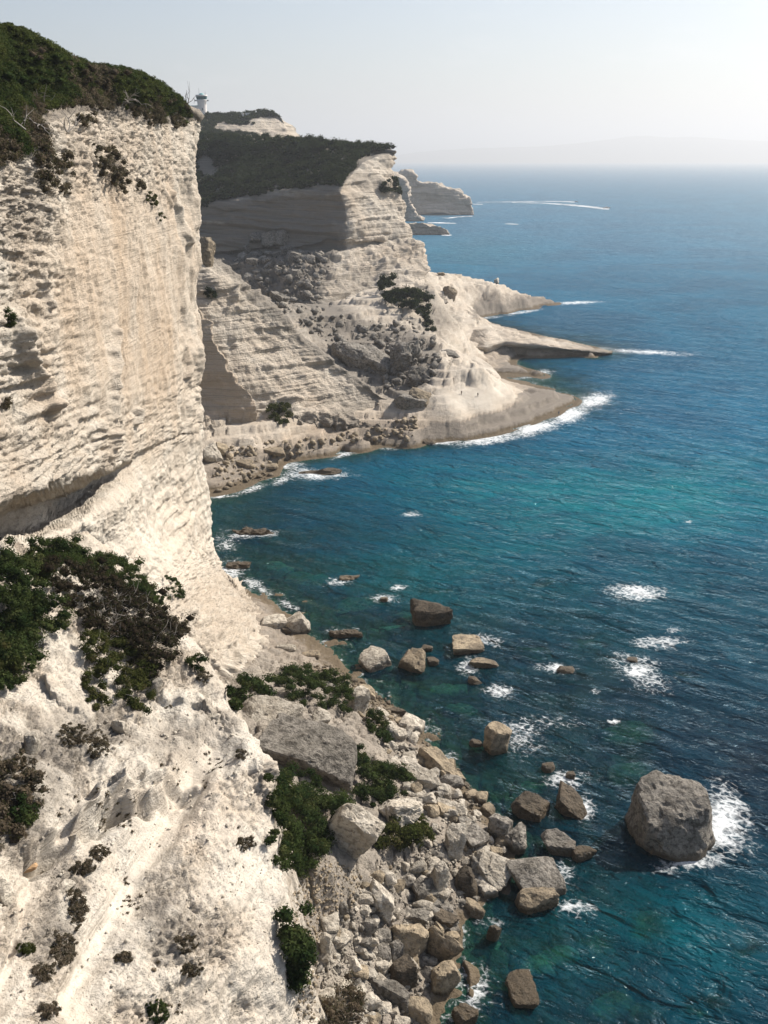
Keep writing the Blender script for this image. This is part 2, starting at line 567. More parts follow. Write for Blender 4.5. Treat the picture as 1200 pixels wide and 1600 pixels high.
# near sea bed
add(-0.9, (360, 880), (420, 915), (470, 950), (520, 985), (560, 1000), (575, 1040), (620, 1075), (670, 1125), (700, 1165),
    (745, 1210), (790, 1255), (830, 1320), (800, 1400), (760, 1450), (745, 1510), (735, 1580), (720, 1700))
add(-2.0, (400, 860), (500, 940), (600, 985), (640, 1050), (720, 1120), (780, 1200), (850, 1290), (850, 1420), (800, 1500), (790, 1600), (780, 1800))
add(-3.2, (450, 840), (560, 900), (680, 1010), (780, 1080), (860, 1180), (930, 1300), (930, 1420), (900, 1560), (900, 1750))
add(-4.5, (500, 800), (640, 880), (800, 980), (950, 1080), (1100, 1180), (1080, 1420), (1050, 1560), (1050, 1750))
add(-9.0, (640, 770), (850, 850), (1050, 950), (1250, 1080), (1350, 1300), (1350, 1600))
# second cliff: platform and shore line
add(0.0, (300, 782), (333, 778), (377, 767), (410, 753), (440, 743), (445, 720), (490, 718), (513, 715), (533, 704), (567, 695),
    (600, 698), (660, 692), (700, 690), (740, 688), (790, 678), (840, 662), (870, 652), (885, 640), (907, 622))
add(2.0, (300, 755), (335, 752), (380, 742), (420, 728), (440, 712), (500, 705), (540, 692), (600, 688), (660, 684), (720, 680),
    (780, 668), (830, 653), (860, 640), (885, 625), (890, 618))
add(4.5, (300, 730), (340, 722), (390, 712), (430, 700), (480, 692), (560, 680), (640, 676), (700, 668), (760, 655), (810, 638), (850, 622), (860, 612))
add(8.0, (310, 700), (350, 695), (400, 690), (440, 684), (500, 672), (560, 668), (640, 662), (690, 650), (730, 640))
add(12.0, (700, 628), (740, 618), (770, 605))
add(5.0, (800, 605), (820, 612), (790, 640))
add(0.0, (800, 592), (850, 603), (880, 609))
add(15.0, (690, 606), (730, 600), (768, 590))
add(21.0, (700, 576), (735, 574), (760, 572))
add(-5.0, (480, 760), (600, 730), (740, 715), (880, 680), (960, 640))
add(-12.0, (700, 770), (900, 740), (1050, 660), (1250, 760))
# gully behind the second cliff
add(13.0, (640, 606), (620, 612), (600, 600))
add(17.0, (570, 585), (640, 585), (670, 600))
add(22.0, (540, 548), (600, 552), (660, 560), (690, 560))
add(27.0, (520, 520), (580, 515), (640, 520), (680, 520))
add(34.0, (480, 500), (540, 490), (600, 480), (660, 470))
add(40.0, (420, 470), (360, 470), (640, 440), (680, 448))
add(24.0, (440, 500), (380, 480))
# promontory with the dark undercut face
add(5.0, (770, 590), (760, 560))
add(9.0, (760, 552), (735, 540), (720, 530))
add(8.0, (756, 538), (775, 530), (800, 532))
add(9.5, (757, 514), (745, 512), (780, 518))
add(7.0, (830, 537), (815, 524), (850, 531))
add(4.0, (880, 544), (900, 545), (890, 537), (925, 547))
add(0.0, (954, 550), (930, 556), (890, 558), (850, 559), (810, 557), (770, 549))
add(-1.5, (962, 551), (900, 562), (830, 564), (940, 543), (880, 531), (830, 520), (790, 512), (750, 505))
add(3.0, (840, 577), (800, 573))
add(0.0, (848, 582), (825, 588), (790, 591), (760, 585))
# far flat promontory
add(0.0, (745, 497), (780, 491), (820, 485), (850, 478), (874, 471))
add(3.0, (750, 488), (790, 483), (830, 474), (860, 469))
add(9.0, (740, 478), (780, 468), (820, 461))
add(14.0, (720, 470), (750, 450), (785, 448))
add(20.0, (700, 450), (720, 432), (750, 435), (775, 440))
add(24.0, (690, 440), (700, 428), (685, 432))
add(-2.0, (885, 470), (830, 492), (760, 503), (860, 462), (800, 446))
add(-9.0, (960, 470), (1000, 520), (900, 520), (820, 508), (1020, 560), (930, 590), (980, 600), (900, 440), (800, 420), (1000, 420))
add(50.0, (330, 415), (290, 440), (350, 430))
ctrl = np.array(ctrl)

def make_rbf(pts):
    X = pts[:, :2] / 100.0
    n = len(X)
    d = np.sqrt(((X[:, None] - X[None]) ** 2).sum(-1) + 1e-5)
    A = np.zeros((n + 1, n + 1))
    A[:n, :n] = d
    A[:n, :n] -= np.eye(n) * 0.012      # slight smoothing
    A[n, :n] = A[:n, n] = 1
    w = np.linalg.solve(A, np.append(pts[:, 2], 0))
    def ev(x, y):
        x, y = np.atleast_1d(x) / 100.0, np.atleast_1d(y) / 100.0
        sh = x.shape
        x, y = x.ravel(), y.ravel()
        out = np.empty(len(x))
        for s in range(0, len(x), 20000):
            dd = np.sqrt((x[s:s + 20000, None] - X[None, :, 0]) ** 2 + (y[s:s + 20000, None] - X[None, :, 1]) ** 2 + 1e-5)
            out[s:s + 20000] = dd @ w[:n] + w[n]
        return out.reshape(sh)
    return ev
RBF = make_rbf(ctrl)

def terrain_z(x, y):
    x, y = np.atleast_1d(np.asarray(x, float)), np.atleast_1d(np.asarray(y, float))
    z = RBF(x, y)
    P = np.stack([x, y, np.zeros_like(x)], -1)
    far = sstep(200, 330, y)
    amp = np.clip((z + 1.0) / 6.0, 0.15, 1.0)
    qx, qy, _ = proj(np.stack([x, y, z], -1))
    dome = np.clip(1.2 * blob(qx, qy, 745, 622, 62, 26, -10), 0, 1)
    under = sstep(0.3, -0.6, z)
    amp = amp * (1 - 0.85 * dome)
    z = z + amp * (fbm(P, 16, 4, 0.45, 5) * (1.3 + 0.5 * far) + fbm(P, 3.0, 3, 0.55, 9) * (0.55 - 0.38 * far))
    plat = far * sstep(16, 7, z)
    bl1 = blocks(P, 9.0, 41, 0.10, True, (1, 0.7, 1))
    bl2 = blocks(P, 3.4, 43, 0.14, True)
    z = z + amp * (1 - 0.6 * plat) * (bl1 * (0.5 + 0.6 * far) + bl2 * (0.8 - 0.55 * far))
    z = z + under * (1 - far) * (1.1 * fbm(P, 7, 3, 0.55, 47) + 0.9 * bl2)
    # rock steps
    th = 0.9 + 1.3 * far
    zz = z + 0.5 * fbm(P, 22, 2, 0.5, 31)
    i = np.floor(zz / th)
    f = zz / th - i
    st = (i + sstep(0.45 + 0.25 * far, 0.97, f)) * th - zz
    z = z + st * (0.35 + 0.6 * far) * sstep(-1.0, 1.5, z) * (1 - 0.8 * dome)
    return z

def hit(px, py, zoff=0.0):
    """place on the shore seen at a photograph pixel"""
    D = np.linspace(70, 760, 1400)
    P = np.array([PD(px, py, d) for d in D])
    t = np.maximum(terrain_z(P[:, 0], P[:, 1]) + zoff, 0.0)
    k = np.argmax(P[:, 2] <= t)
    return P[k], D[k]

NR, NC = 600, 370
ys = 75.0 * (720.0 / 75.0) ** np.linspace(0, 1, NR)
u = np.linspace(0, 1, NC)
YY = np.repeat(ys[:, None], NC, 1)
XX = (-0.25 * ys - 4)[:, None] * (1 - u)[None] + (0.285 * ys + 14)[:, None] * u[None]
ZZ = terrain_z(XX, YY)
TP = np.stack([XX, YY, ZZ], -1)
tn = grid_normals(TP)
tn = np.where(tn[..., 2:3] < 0, -tn, tn)
tpx, tpy, _ = proj(TP)
steep = np.clip(1.25 * (1 - tn[..., 2] ** 2), 0, 1) * (YY > 290) * sstep(-1.5, 1.5, ZZ) * (1 - np.clip(1.3 * blob(tpx, tpy, 745, 622, 62, 24, -10), 0, 1))
hs = ZZ + 0.02 * XX + 1.0 * fbm(TP, 60, 2, 0.5, 83)
td = steep * (strata(TP, hs, 3.2, 60, 85, 0.18) * 2.6 + strata(TP, hs, 1.3, 30, 87, 0.22) * 1.4)
TP = TP + np.stack([tn[..., 0], tn[..., 1], 0.25 * tn[..., 2]], -1) * td[..., None]
grey = 0.95 * np.clip(blob(tpx, tpy, 560, 560, 75, 42, 25) + blob(tpx, tpy, 630, 570, 45, 60) + blob(tpx, tpy, 520, 500, 60, 28, 20)
        + 0.6 * blob(tpx, tpy, 690, 500, 40, 30) + 0.7 * blob(tpx, tpy, 420, 440, 90, 50, 20), 0, 1)
grey = np.where(YY < 290, 0.62, grey)
lowz = np.where(YY > 290, sstep(8.5, 3.0, ZZ + 2.0 * fbm(TP, 14, 3, 0.5, 71)), np.exp(-((ZZ - 1.8) / 2.2) ** 2))
tan = np.clip(0.55 * lowz + 0.25 + 0.25 * blob(tpx, tpy, 560, 670, 190, 35), 0, 1)
tan = np.where(YY < 290, 0.45 + 0.35 * lowz, tan)
tan = tan * (1 - 0.75 * blob(tpx, tpy, 740, 620, 60, 26, -10))
grey = np.clip(grey + 0.62 * lowz * (YY > 290), 0, 1) * (1 - 0.9 * blob(tpx, tpy, 735, 615, 65, 30, -10))
smooth = np.clip(0.95 * blob(tpx, tpy, 740, 622, 60, 26, -10), 0, 1)
wx = tpx + 10 * noise3(TP[..., 0] / 9, TP[..., 1] / 9, 0 * ZZ, 81)
wy = tpy + 5 * noise3(TP[..., 0] / 7, TP[..., 1] / 7, 0 * ZZ + 9, 81)
shelf = np.zeros_like(ZZ)
for poly in ([(600, 700), (655, 672), (692, 662), (740, 652), (796, 640), (812, 612), (850, 602), (920, 620), (885, 650), (840, 670), (740, 696)],
             [(735, 470), (770, 455), (830, 462), (885, 470), (820, 492), (740, 500)], [(790, 562), (850, 575), (850, 590), (780, 592)],
             [(500, 485), (560, 500), (640, 520), (690, 540), (690, 570), (650, 615), (600, 608), (540, 560), (480, 505)]):
    shelf = np.maximum(shelf, inpoly(wx, wy, poly).astype(float))
shelf *= (YY > 290)
grey = np.clip(grey + 0.5 * shelf, 0, 1)
tan = np.clip(tan + 0.25 * shelf, 0, 1)
me = mesh_from_arrays('shore', TP, grid_faces(NR, NC), 4, {'grey': grey, 'tan': tan, 'smooth': smooth})
put('shore', me, MAT['shore'], kind='structure')
print('shore', round(time.time() - T0, 1))

# ================================================================ NEAR CLIFF WALL
def edge_wrap(row, zs=None):
    e = np.array(row[-1])
    return row + [e + (-5, 9, 0), e + (-22, 24, -1), e + (-80, 45, -2)]
W = -43.0
rows = []
def wallrow(*pts):
    r = []
    for p in pts:
        if p[2] == 'z':
            r.append(PZ(p[0], p[1], p[3]))
        elif p[2] == 'D':
            r.append(PD(p[0], p[1], p[3]))
        else:
            r.append(PX(p[0], p[1], p[2]))
    rows.append(edge_wrap(r))
sky_row = [(-160, 20, 'D', 108), (0, 46, 'D', 126), (62, 66, 'D', 137), (135, 105, 'D', 153), (200, 116, 'D', 169), (262, 144, 'D', 192), (298, 180, 'D', 217)]
r = [PD(p[0], p[1], p[3]) for p in sky_row]
back = [p + np.array((-70, 25, 0.5)) for p in r]
back2 = [p + np.array((-28, 10, 1.2)) for p in r]
rows.append(edge_wrap(back)); rows.append(edge_wrap(back2)); rows.append(edge_wrap(r))
wallrow((-160, 130, 'D', 97), (0, 140, 'D', 115), (58, 128, 'D', 129), (133, 138, 'D', 145), (200, 150, 'D', 163), (258, 165, 'D', 189), (301, 184, 'D', 217))
wallrow((-160, 260, -42), (0, 245, -42.5), (55, 205, -43), (132, 176, -43.5), (200, 188, -43.5), (258, 196, -43.2), (305, 190, -42.6))
wallrow((-160, 350, -41.5), (0, 330, -42), (55, 300, -42.3), (132, 280, -42.6), (200, 275, -42.8), (258, 262, -42.6), (306, 250, -42.4))
wallrow((-160, 480, -41.5), (0, 460, -42), (58, 440, -41.8), (132, 420, -41.8), (200, 400, -42.4), (258, 385, -42.4), (307, 370, -42.4))
wallrow((-160, 650, -41), (0, 620, -41.6), (58, 600, -41.3), (132, 570, -41.8), (200, 545, -42.2), (258, 525, -42.4), (311, 500, -42.4))
wallrow((-160, 770, -40.5), (0, 730, -41), (62, 712, -41), (132, 690, -41.6), (200, 660, -42.2), (258, 625, -42.4), (311, 600, -42.8))
wallrow((-160, 850, -40), (0, 784, -40.6), (65, 762, -40.8), (134, 738, -41.4), (202, 715, -42.2), (258, 682, -42.4), (311, 662, -42.6))
wallrow((-160, 860, -49.5), (0, 796, -49.8), (66, 775, -49.8), (134, 749, -47.8), (203, 722, -43.8), (259, 688, -43.2), (311, 668, -42.9))
wallrow((-160, 890, -49), (0, 842, -49.4), (66, 822, -48.8), (134, 784, -46.8), (205, 738, -43.3), (262, 695, -42.7), (313, 678, -42.6))
wallrow((-160, 905, -42), (0, 862, -42.6), (66, 848, -42.4), (138, 812, -42.3), (210, 768, -42.2), (268, 725, -42.4), (320, 712, -42.6))
wallrow((-160, 940, -44), (0, 890, -44), (72, 880, -44), (150, 850, -43), (225, 822, -41.6), (282, 785, -42.3), (327, 768, -42.7))
wallrow((-160, 1000, -46), (0, 960, -46), (80, 950, -45), (170, 925, -42), (250, 890, -38.5), (302, 855, -41), (330, 845, -43.0))
wallrow((-160, 1100, -46), (0, 1060, -46), (100, 1040, -46), (200, 1010, -40), (288, 955, -34.5), (328, 905, -39), (344, 890, 'z', 3.0))
wallrow((-160, 1250, -45), (0, 1250, -45), (120, 1200, -45), (260, 1120, -37), (345, 1030, -29.5), (392, 965, 'z', 4.0), (372, 922, 'z', 2.5))
wallrow((-160, 1500, 'z', -2), (50, 1450, 'z', -2), (200, 1380, 'z', -2), (330, 1250, 'z', -2), (440, 1070, 'z', -2), (418, 985, 'z', -2), (380, 922, 'z', -2))
NPc = loft(rows, [3, 5, 14, 22, 44, 50, 56, 40, 34, 10, 10, 22, 34, 40, 44, 30, 10], [24, 70, 70, 78, 72, 66, 14, 6, 4])
P0 = NPc.copy()
n = grid_normals(P0)
px, py, dd = proj(P0)
veg_zone = (P0[..., 2] > 95) & (np.arange(P0.shape[0])[:, None] < 3 + 5 + 14 + 22)
slope = sstep(0, 1, (np.arange(P0.shape[0])[:, None] - 285) / 30.0) * np.ones(P0.shape[1])[None]
wall = 1 - slope
h = P0[..., 2] + 0.14 * (P0[..., 1] - 120) + 1.6 * fbm(P0, 45, 2, 0.5, 71)
tanface = np.clip(blob(px, py, 190, 420, 120, 190, 8) + 0.7 * blob(px, py, 250, 560, 60, 130), 0, 1)
layered = np.clip(blob(px, py, 20, 560, 75, 260, 0) + 1.1 * blob(px, py, 80, 700, 170, 60, -14) + blob(px, py, 298, 600, 26, 70) * 0.5, 0, 1)
rubble = np.clip(blob(px, py, 160, 230, 140, 75, 10) + blob(px, py, 20, 330, 70, 70), 0, 1)
st1 = strata(P0, h, 3.0, 34, 1, 0.18)
st2 = strata(P0, h, 1.05, 16, 2, 0.22)
st3 = strata(P0, h, 0.45, 7, 3, 0.3)
flute = fbm(P0, 3.2, 4, 0.55, 21, (1, 1, 0.22))
lump = fbm(P0, 1.6, 3, 0.6, 25, (1, 1, 1.3))
flare = np.clip(blob(px, py, 370, 975, 70, 75) + 0.6 * blob(px, py, 310, 930, 60, 60), 0, 1)
bk1 = blocks(P0, 2.6, 13, 0.14, False, (1, 1, 1.7))
bk2 = blocks(P0, 1.0, 15, 0.18, False, (1, 1, 1.9))
d = fbm(P0, 22, 3, 0.45, 11) * 0.9
d = d + wall * (st1 * (0.18 + 0.62 * layered) + st2 * (0.10 + 0.85 * layered + 0.2 * rubble) + st3 * (0.06 + 0.85 * layered + 0.3 * rubble)
     + flute * (0.09 + 0.09 * tanface) + lump * (0.06 + 0.20 * rubble + 0.06 * tanface)
     + bk1 * (0.10 + 0.42 * rubble + 0.16 * layered) + bk2 * (0.05 + 0.42 * rubble + 0.10 * layered))
d = d - wall * 0.28 * np.clip(ridged(P0, 7, 2, 0.5, 41, (1, 1, 0.35)) - 0.8, 0, 1) * 2.0          # cracks
d = d + slope * (fbm(P0, 5, 4, 0.55, 51) * 0.55 + st2 * 0.20 + lump * 0.18 + bk1 * 0.2
     + 0.8 * blob(px, py, 285, 800, 40, 90) * st2 + flare * (0.9 * bk1 + 0.6 * bk2 + 0.5 * st1))
# fissures seen in the photograph
for pts, wd, amp in (([(180, 515), (176, 570), (172, 640), (170, 700)], 3.2, 1.2), ([(270, 300), (285, 340), (292, 380)], 3.0, 1.2),
                     ([(250, 290), (268, 320)], 3, 0.8), ([(12, 500), (30, 560), (60, 590), (75, 640)], 7, 1.8),
                     ([(215, 640), (214, 660)], 3, 1.2), ([(60, 430), (70, 480)], 4, 0.9)):
    d = d - amp * np.exp(-(linedist(px + 3 * noise3(px / 14, py / 14, 0 * px, 77), py, pts) / wd) ** 2)
d = d + wall * 1.3 * fbm(P0, 8, 3, 0.5, 79) * sstep(262, 292, px)
# rounded buttress under the overhang on the right
d = d + 1.2 * blob(px, py, 282, 760, 34, 80) * wall ** 0
fade = np.ones(P0.shape[:2])
fade[:8] = 0.2
NPc = P0 + n * (d * fade)[..., None]
NEAR = dict(P=NPc, px=px, py=py)
tan = np.clip(0.62 * tanface + 0.14 + 0.35 * fbm(P0, 9, 4, 0.55, 61, (1, 1, 0.35)), 0, 1) * wall + slope * (0.06 + 0.3 * flare + 0.2 * blob(px, py, 290, 790, 30, 90))
tan = np.where(veg_zone, 0.5, tan)
grey = np.clip(0.32 * rubble + 0.22 * layered + 0.25 * blob(px, py, 90, 790, 120, 30, -20), 0, 1) * wall
grey = np.where(veg_zone, 0.7, grey)
smooth = np.clip(slope * 0.75 - 0.7 * flare + 0.45 * tanface * wall, 0, 1)
me = mesh_from_arrays('cliff_wall', NPc, grid_faces(*NPc.shape[:2]), 4, {'tan': tan, 'grey': grey, 'smooth': smooth})
put('cliff_wall', me, MAT['cliff'], kind='structure')
print('near cliff', NPc.shape, round(time.time() - T0, 1))

# ================================================================ NEAR SPUR (slope in the lower left)
cols = [
    [(-160, 855, 95), (0, 850, 104), (60, 845, 114), (130, 838, 132), (190, 858, 148)],
    [(-160, 920, 90), (0, 912, 100), (85, 900, 110), (165, 895, 122), (235, 930, 128)],
    [(-160, 1010, 86), (0, 1010, 95), (110, 985, 104), (200, 975, 113), (283, 1000, 119)],
    [(-160, 1110, 80), (0, 1100, 88), (120, 1080, 97), (230, 1062, 106), (341, 1064, 113)],
    [(-160, 1200, 74), (0, 1190, 82), (130, 1170, 91), (250, 1150, 100), (347, 1112, 108)],
    [(-160, 1290, 69), (0, 1280, 77), (140, 1260, 86), (275, 1240, 94), (409, 1185, 101)],
    [(-160, 1380, 65), (0, 1380, 72), (150, 1370, 80), (290, 1350, 87), (417, 1290, 97)],
    [(-160, 1490, 61), (0, 1490, 67), (150, 1490, 74), (300, 1480, 81), (443, 1440, 90)],
    [(-160, 1620, 57), (0, 1620, 62), (160, 1620, 70), (310, 1620, 77), (480, 1610, 89)],
    [(-160, 1850, 54), (0, 1850, 58), (160, 1850, 64), (320, 1850, 72), (515, 1820, 86)]]
srows = []
for cset in cols:
    r = [PD(*p) for p in cset]
    e = r[-1]
    r += [e + (0.8, 1.6, -2.2), e + (2.0, 5.0, -13), np.array((e[0] + 3, e[1] + 9, 4.0))]
    r = [r[0] + (-30, -5, 14)] + r
    srows.append(r)
SPc = loft(srows, [34, 40, 44, 44, 44, 46, 50, 54, 20], [4, 30, 78, 82, 86, 8, 5, 3])
P0 = SPc.copy()
n = grid_normals(P0)
n = np.where(n[..., 2:3] < 0, -n, n)
px, py, dd = proj(P0)
h = P0[..., 2] + 0.14 * P0[..., 1]
st1 = strata(P0, h, 2.2, 9, 101, 0.3)
st2 = strata(P0, h, 0.8, 4, 102, 0.3)
gull = linedist(px, py, [(345, 1165), (300, 1220), (235, 1330), (170, 1450), (120, 1570)])
gull2 = linedist(px, py, [(110, 1290), (60, 1380), (35, 1470), (10, 1560)])
gull3 = linedist(px, py, [(125, 990), (95, 1060), (60, 1110)])
wob = 14 * noise3(px / 40, py / 40, 0 * px, 115)
gull, gull2, gull3 = gull + wob, gull2 + 0.6 * wob, gull3 + 0.6 * wob
smooth = np.clip(0.9 * np.exp(-(np.maximum(gull, 0) / 34) ** 2) + 0.7 * np.exp(-(np.maximum(gull2, 0) / 14) ** 2) + 0.55 * blob(px, py, 400, 1400, 46, 220, -12), 0, 1)
rough = 1 - smooth
patchy = sstep(-0.1, 0.35, fbm(P0, 7, 3, 0.5, 125))
bk1 = blocks(P0, 1.7, 117, 0.16)
bk2 = blocks(P0, 0.7, 119, 0.2)
d = fbm(P0, 12, 3, 0.5, 105) * 0.9 + rough * (fbm(P0, 4.0, 4, 0.6, 107) * 0.5 + st1 * 0.3 + st2 * 0.22 + bk1 * 0.2 * (0.3 + 1.4 * patchy) + bk2 * 0.24 * (0.2 + 1.6 * patchy) + fbm(P0, 0.9, 3, 0.6, 109) * 0.14) + smooth * fbm(P0, 4, 4, 0.5, 110) * 0.3
ea = PD(120, 1570, 71) - PD(345, 1165, 106)
ea = ea / np.linalg.norm(ea)
Qs = P0 - 0.82 * (P0 @ ea)[..., None] * ea
d = d + 0.55 * fbm(Qs, 2.4, 4, 0.55, 127) * (1 - 0.5 * smooth) + 0.9 * fbm(Qs, 7.0, 2, 0.5, 128)
d = d - 1.7 * np.exp(-(gull / 26) ** 2) - 0.9 * np.exp(-(gull2 / 13) ** 2)
# ragged overhanging ledges left of the gully
for pts, wd, amp in (([(290, 1236), (240, 1256), (185, 1270), (140, 1296), (70, 1340)], 10, 3.0), ([(300, 1216), (240, 1234), (170, 1248), (120, 1279), (60, 1319)], 9, -1.2),
                     ([(8, 1200), (40, 1180)], 12, 1.4), ([(290, 1060), (340, 1090)], 7, 0.8), ([(200, 1120), (330, 1150)], 6, 0.6)):
    ld = linedist(px + 9 * noise3(px / 22, py / 22, 0 * px, 121), py + 9 * noise3(px / 22, py / 22, 0 * px + 7, 121), pts)
    d = d - amp * (0.65 + 0.9 * noise3(px / 30, py / 30, 0 * px + 3, 123)) * np.exp(-(ld / wd) ** 2)
SPc = P0 + n * d[..., None]
for line, A, ext in (([(120, 1318), (150, 1292), (190, 1268), (235, 1254), (268, 1240), (300, 1226)], 2.6, 55), ([(-10, 1212), (20, 1196), (48, 1182)], 2.4, 40),
                     ([(140, 1252), (175, 1240), (215, 1246), (250, 1236)], 1.3, 30), ([(30, 1500), (60, 1462), (80, 1420)], 0.9, 30), ([(10, 1345), (60, 1330), (110, 1312)], 1.3, 30), ([(250, 1090), (300, 1100), (335, 1120)], 0.9, 30),
                     ([(60, 1060), (100, 1100), (140, 1130)], 0.8, 30)):
    la = np.array(line, float)
    jag = 9 * noise3(px / 34, py / 60, 0 * px + A, 131) + 3 * noise3(px / 12, py / 12, 0 * px + A, 133)
    up = np.interp(px, la[:, 0], la[:, 1]) + jag - py
    win = sstep(la[0, 0] - 4, la[0, 0] + 18, px) * sstep(la[-1, 0] + 4, la[-1, 0] - 18, px)
    hgt_ = A * np.clip(0.8 + 0.9 * noise3(px / 28, py / 28, 0 * px + A, 135), 0.1, 1.6) * win * sstep(-1.2, 1.2, up) * np.exp(-np.maximum(up, 0) / ext)
    SPc[..., 2] += hgt_
    SPc[..., 1] -= 0.25 * hgt_
tan = np.clip(0.04 + 0.3 * patchy * rough + 0.4 * blob(px, py, 300, 1290, 60, 50) + 0.1 * fbm(P0, 6, 2, 0.5, 113), 0, 1)
grey = np.clip(rough * (0.04 + 0.35 * patchy + 0.55 * blob(px, py, 300, 1160, 90, 50, -20) + 0.5 * blob(px, py, 230, 1430, 70, 60, -40)
        + 0.7 * blob(px, py, 40, 1250, 80, 60) + 0.5 * blob(px, py, 110, 1150, 90, 50) + 0.4 * blob(px, py, 100, 1440, 50, 80)), 0, 1)
me = mesh_from_arrays('cliff_spur', SPc, grid_faces(*SPc.shape[:2], flip=True), 4, {'tan': tan, 'grey': grey, 'smooth': np.clip(0.3 + smooth * 0.65, 0, 1)})
put('cliff_spur', me, MAT['cliff'], kind='structure')
SPUR = dict(P=SPc, px=px, py=py)
print('spur', SPc.shape, round(time.time() - T0, 1))

# ================================================================ SECOND CLIFF
rows = []
ridge = [(285, 368, 361), (330, 396, 364), (380, 440, 367), (420, 479, 370), (470, 521, 373), (530, 567, 377), (600, 618, 379), (668, 640, 375)]
r = [PD(*p) for p in ridge]
rows.append([p + np.array((8, 55, -26)) for p in r])
rows.append([p + np.array((3, 16, -9)) for p in r])
rows.append(r)
rows.append([PD(*p) for p in [(285, 400, 352), (326, 425, 354), (375, 468, 360), (414, 498, 365), (464, 536, 369), (525, 576, 374), (594, 624, 377), (662, 646, 374)]])
rows.append([PD(*p) for p in [(285, 450, 350), (325, 465, 352), (372, 495, 357), (412, 520, 362), (460, 552, 367), (520, 586, 373), (590, 629, 376), (657, 650, 372)]])
rows.append([PD(*p) for p in [(285, 530, 348), (322, 538, 347), (370, 556, 350), (410, 570, 355), (455, 590, 361), (512, 607, 369), (580, 638, 373), (652, 658, 369)]])
rows.append([PD(*p) for p in [(285, 618, 349), (322, 628, 347), (368, 640, 346), (410, 640, 350), (452, 628, 357), (502, 630, 364), (572, 650, 369), (646, 666, 366)]])
rows.append([PD(*p) for p in [(285, 668, 336), (330, 674, 336), (374, 680, 340), (415, 680, 345), (455, 672, 351), (505, 662, 357), (572, 668, 362), (640, 676, 361)]])
rows.append([PZ(p[0], p[1], -2) for p in [(285, 745), (330, 745), (380, 735), (420, 722), (460, 708), (520, 695), (580, 690), (650, 690)]])
BP = loft(rows, [6, 10, 30, 34, 44, 44, 36, 16], [30, 44, 40, 44, 44, 40, 30])
P0 = BP.copy()
n = grid_normals(P0)
px, py, dd = proj(P0)
h = P0[..., 2] + 0.03 * P0[..., 0] + 1.2 * fbm(P0, 60, 2, 0.5, 205)
st1, st2, st3 = strata(P0, h, 5.2, 70, 201, 0.18), strata(P0, h, 2.0, 40, 202, 0.2), strata(P0, h, 0.85, 20, 203, 0.28)
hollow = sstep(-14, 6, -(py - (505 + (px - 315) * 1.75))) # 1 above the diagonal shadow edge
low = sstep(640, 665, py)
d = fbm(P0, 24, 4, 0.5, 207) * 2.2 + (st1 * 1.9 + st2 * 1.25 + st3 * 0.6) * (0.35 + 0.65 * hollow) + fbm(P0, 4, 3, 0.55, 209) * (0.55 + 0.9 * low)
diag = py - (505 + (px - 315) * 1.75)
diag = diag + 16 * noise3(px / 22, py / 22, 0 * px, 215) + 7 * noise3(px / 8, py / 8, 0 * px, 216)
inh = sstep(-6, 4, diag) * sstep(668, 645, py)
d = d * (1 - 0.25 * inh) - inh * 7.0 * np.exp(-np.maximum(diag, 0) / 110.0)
d = d - 2.5 * blob(px, py, 365, 458, 6, 14) - 1.5 * blob(px, py, 400, 455, 5, 10) - 3.0 * blob(px, py, 452, 627, 18, 6)
d = d + low * (1.6 * np.clip(fbm(P0, 12, 3, 0.5, 211), -0.5, 1) + 2.0 * 0.6 * blocks(P0, 6, 217))
top = sstep(0, 14, np.arange(P0.shape[0]))[:, None]
BP = P0 + n * (d * top)[..., None]
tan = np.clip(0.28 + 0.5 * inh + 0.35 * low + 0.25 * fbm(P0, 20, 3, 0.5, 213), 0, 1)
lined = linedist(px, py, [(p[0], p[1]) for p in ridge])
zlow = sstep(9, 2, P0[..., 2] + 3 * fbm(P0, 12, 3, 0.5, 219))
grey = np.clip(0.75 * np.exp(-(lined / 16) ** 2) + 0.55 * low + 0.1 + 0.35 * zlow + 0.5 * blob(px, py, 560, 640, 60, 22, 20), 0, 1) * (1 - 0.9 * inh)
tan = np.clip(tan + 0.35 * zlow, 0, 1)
smooth = np.clip(0.1 * inh, 0, 1)
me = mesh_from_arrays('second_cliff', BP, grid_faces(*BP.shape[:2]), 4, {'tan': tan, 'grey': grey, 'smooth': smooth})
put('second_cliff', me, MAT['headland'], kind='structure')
print('second cliff', BP.shape, round(time.time() - T0, 1))

# ================================================================ STRATIFIED HEADLAND
def hrow(*pts):
    r = [PD(*p) for p in pts]
    e = r[-1]
    return r + [e + (-2, 22, -1), e + (-20, 60, -2), e + (-90, 110, -2)]
rows = []
sk = [(285, 212, 715), (350, 215, 690), (420, 219, 680), (480, 220, 665), (532, 225, 652), (572, 232, 642), (598, 236, 633), (613, 238, 622)]
r = [PD(*p) for p in sk]
rows.append([p + np.array((-30, 160, -12)) for p in r + [r[-1]] * 3])
rows.append(hrow(*sk))
rows.append(hrow((285, 268, 670), (350, 262, 650), (420, 258, 635), (480, 253, 622), (531, 250, 610), (564, 240, 622), (592, 240, 622), (613, 241, 618)))
rows.append(hrow((285, 328, 625), (350, 316, 610), (420, 300, 595), (480, 293, 578), (530, 290, 560), (552, 268, 580), (585, 246, 602), (614, 244, 614)))
rows.append(hrow((285, 345, 623), (350, 335, 608), (420, 320, 594), (480, 312, 576), (535, 310, 560), (560, 294, 576), (594, 274, 597), (612, 268, 609)))
rows.append(hrow((285, 362, 623), (350, 356, 608), (420, 345, 594), (480, 340, 576), (540, 334, 559), (567, 325, 573), (602, 316, 592), (632, 312, 604)))
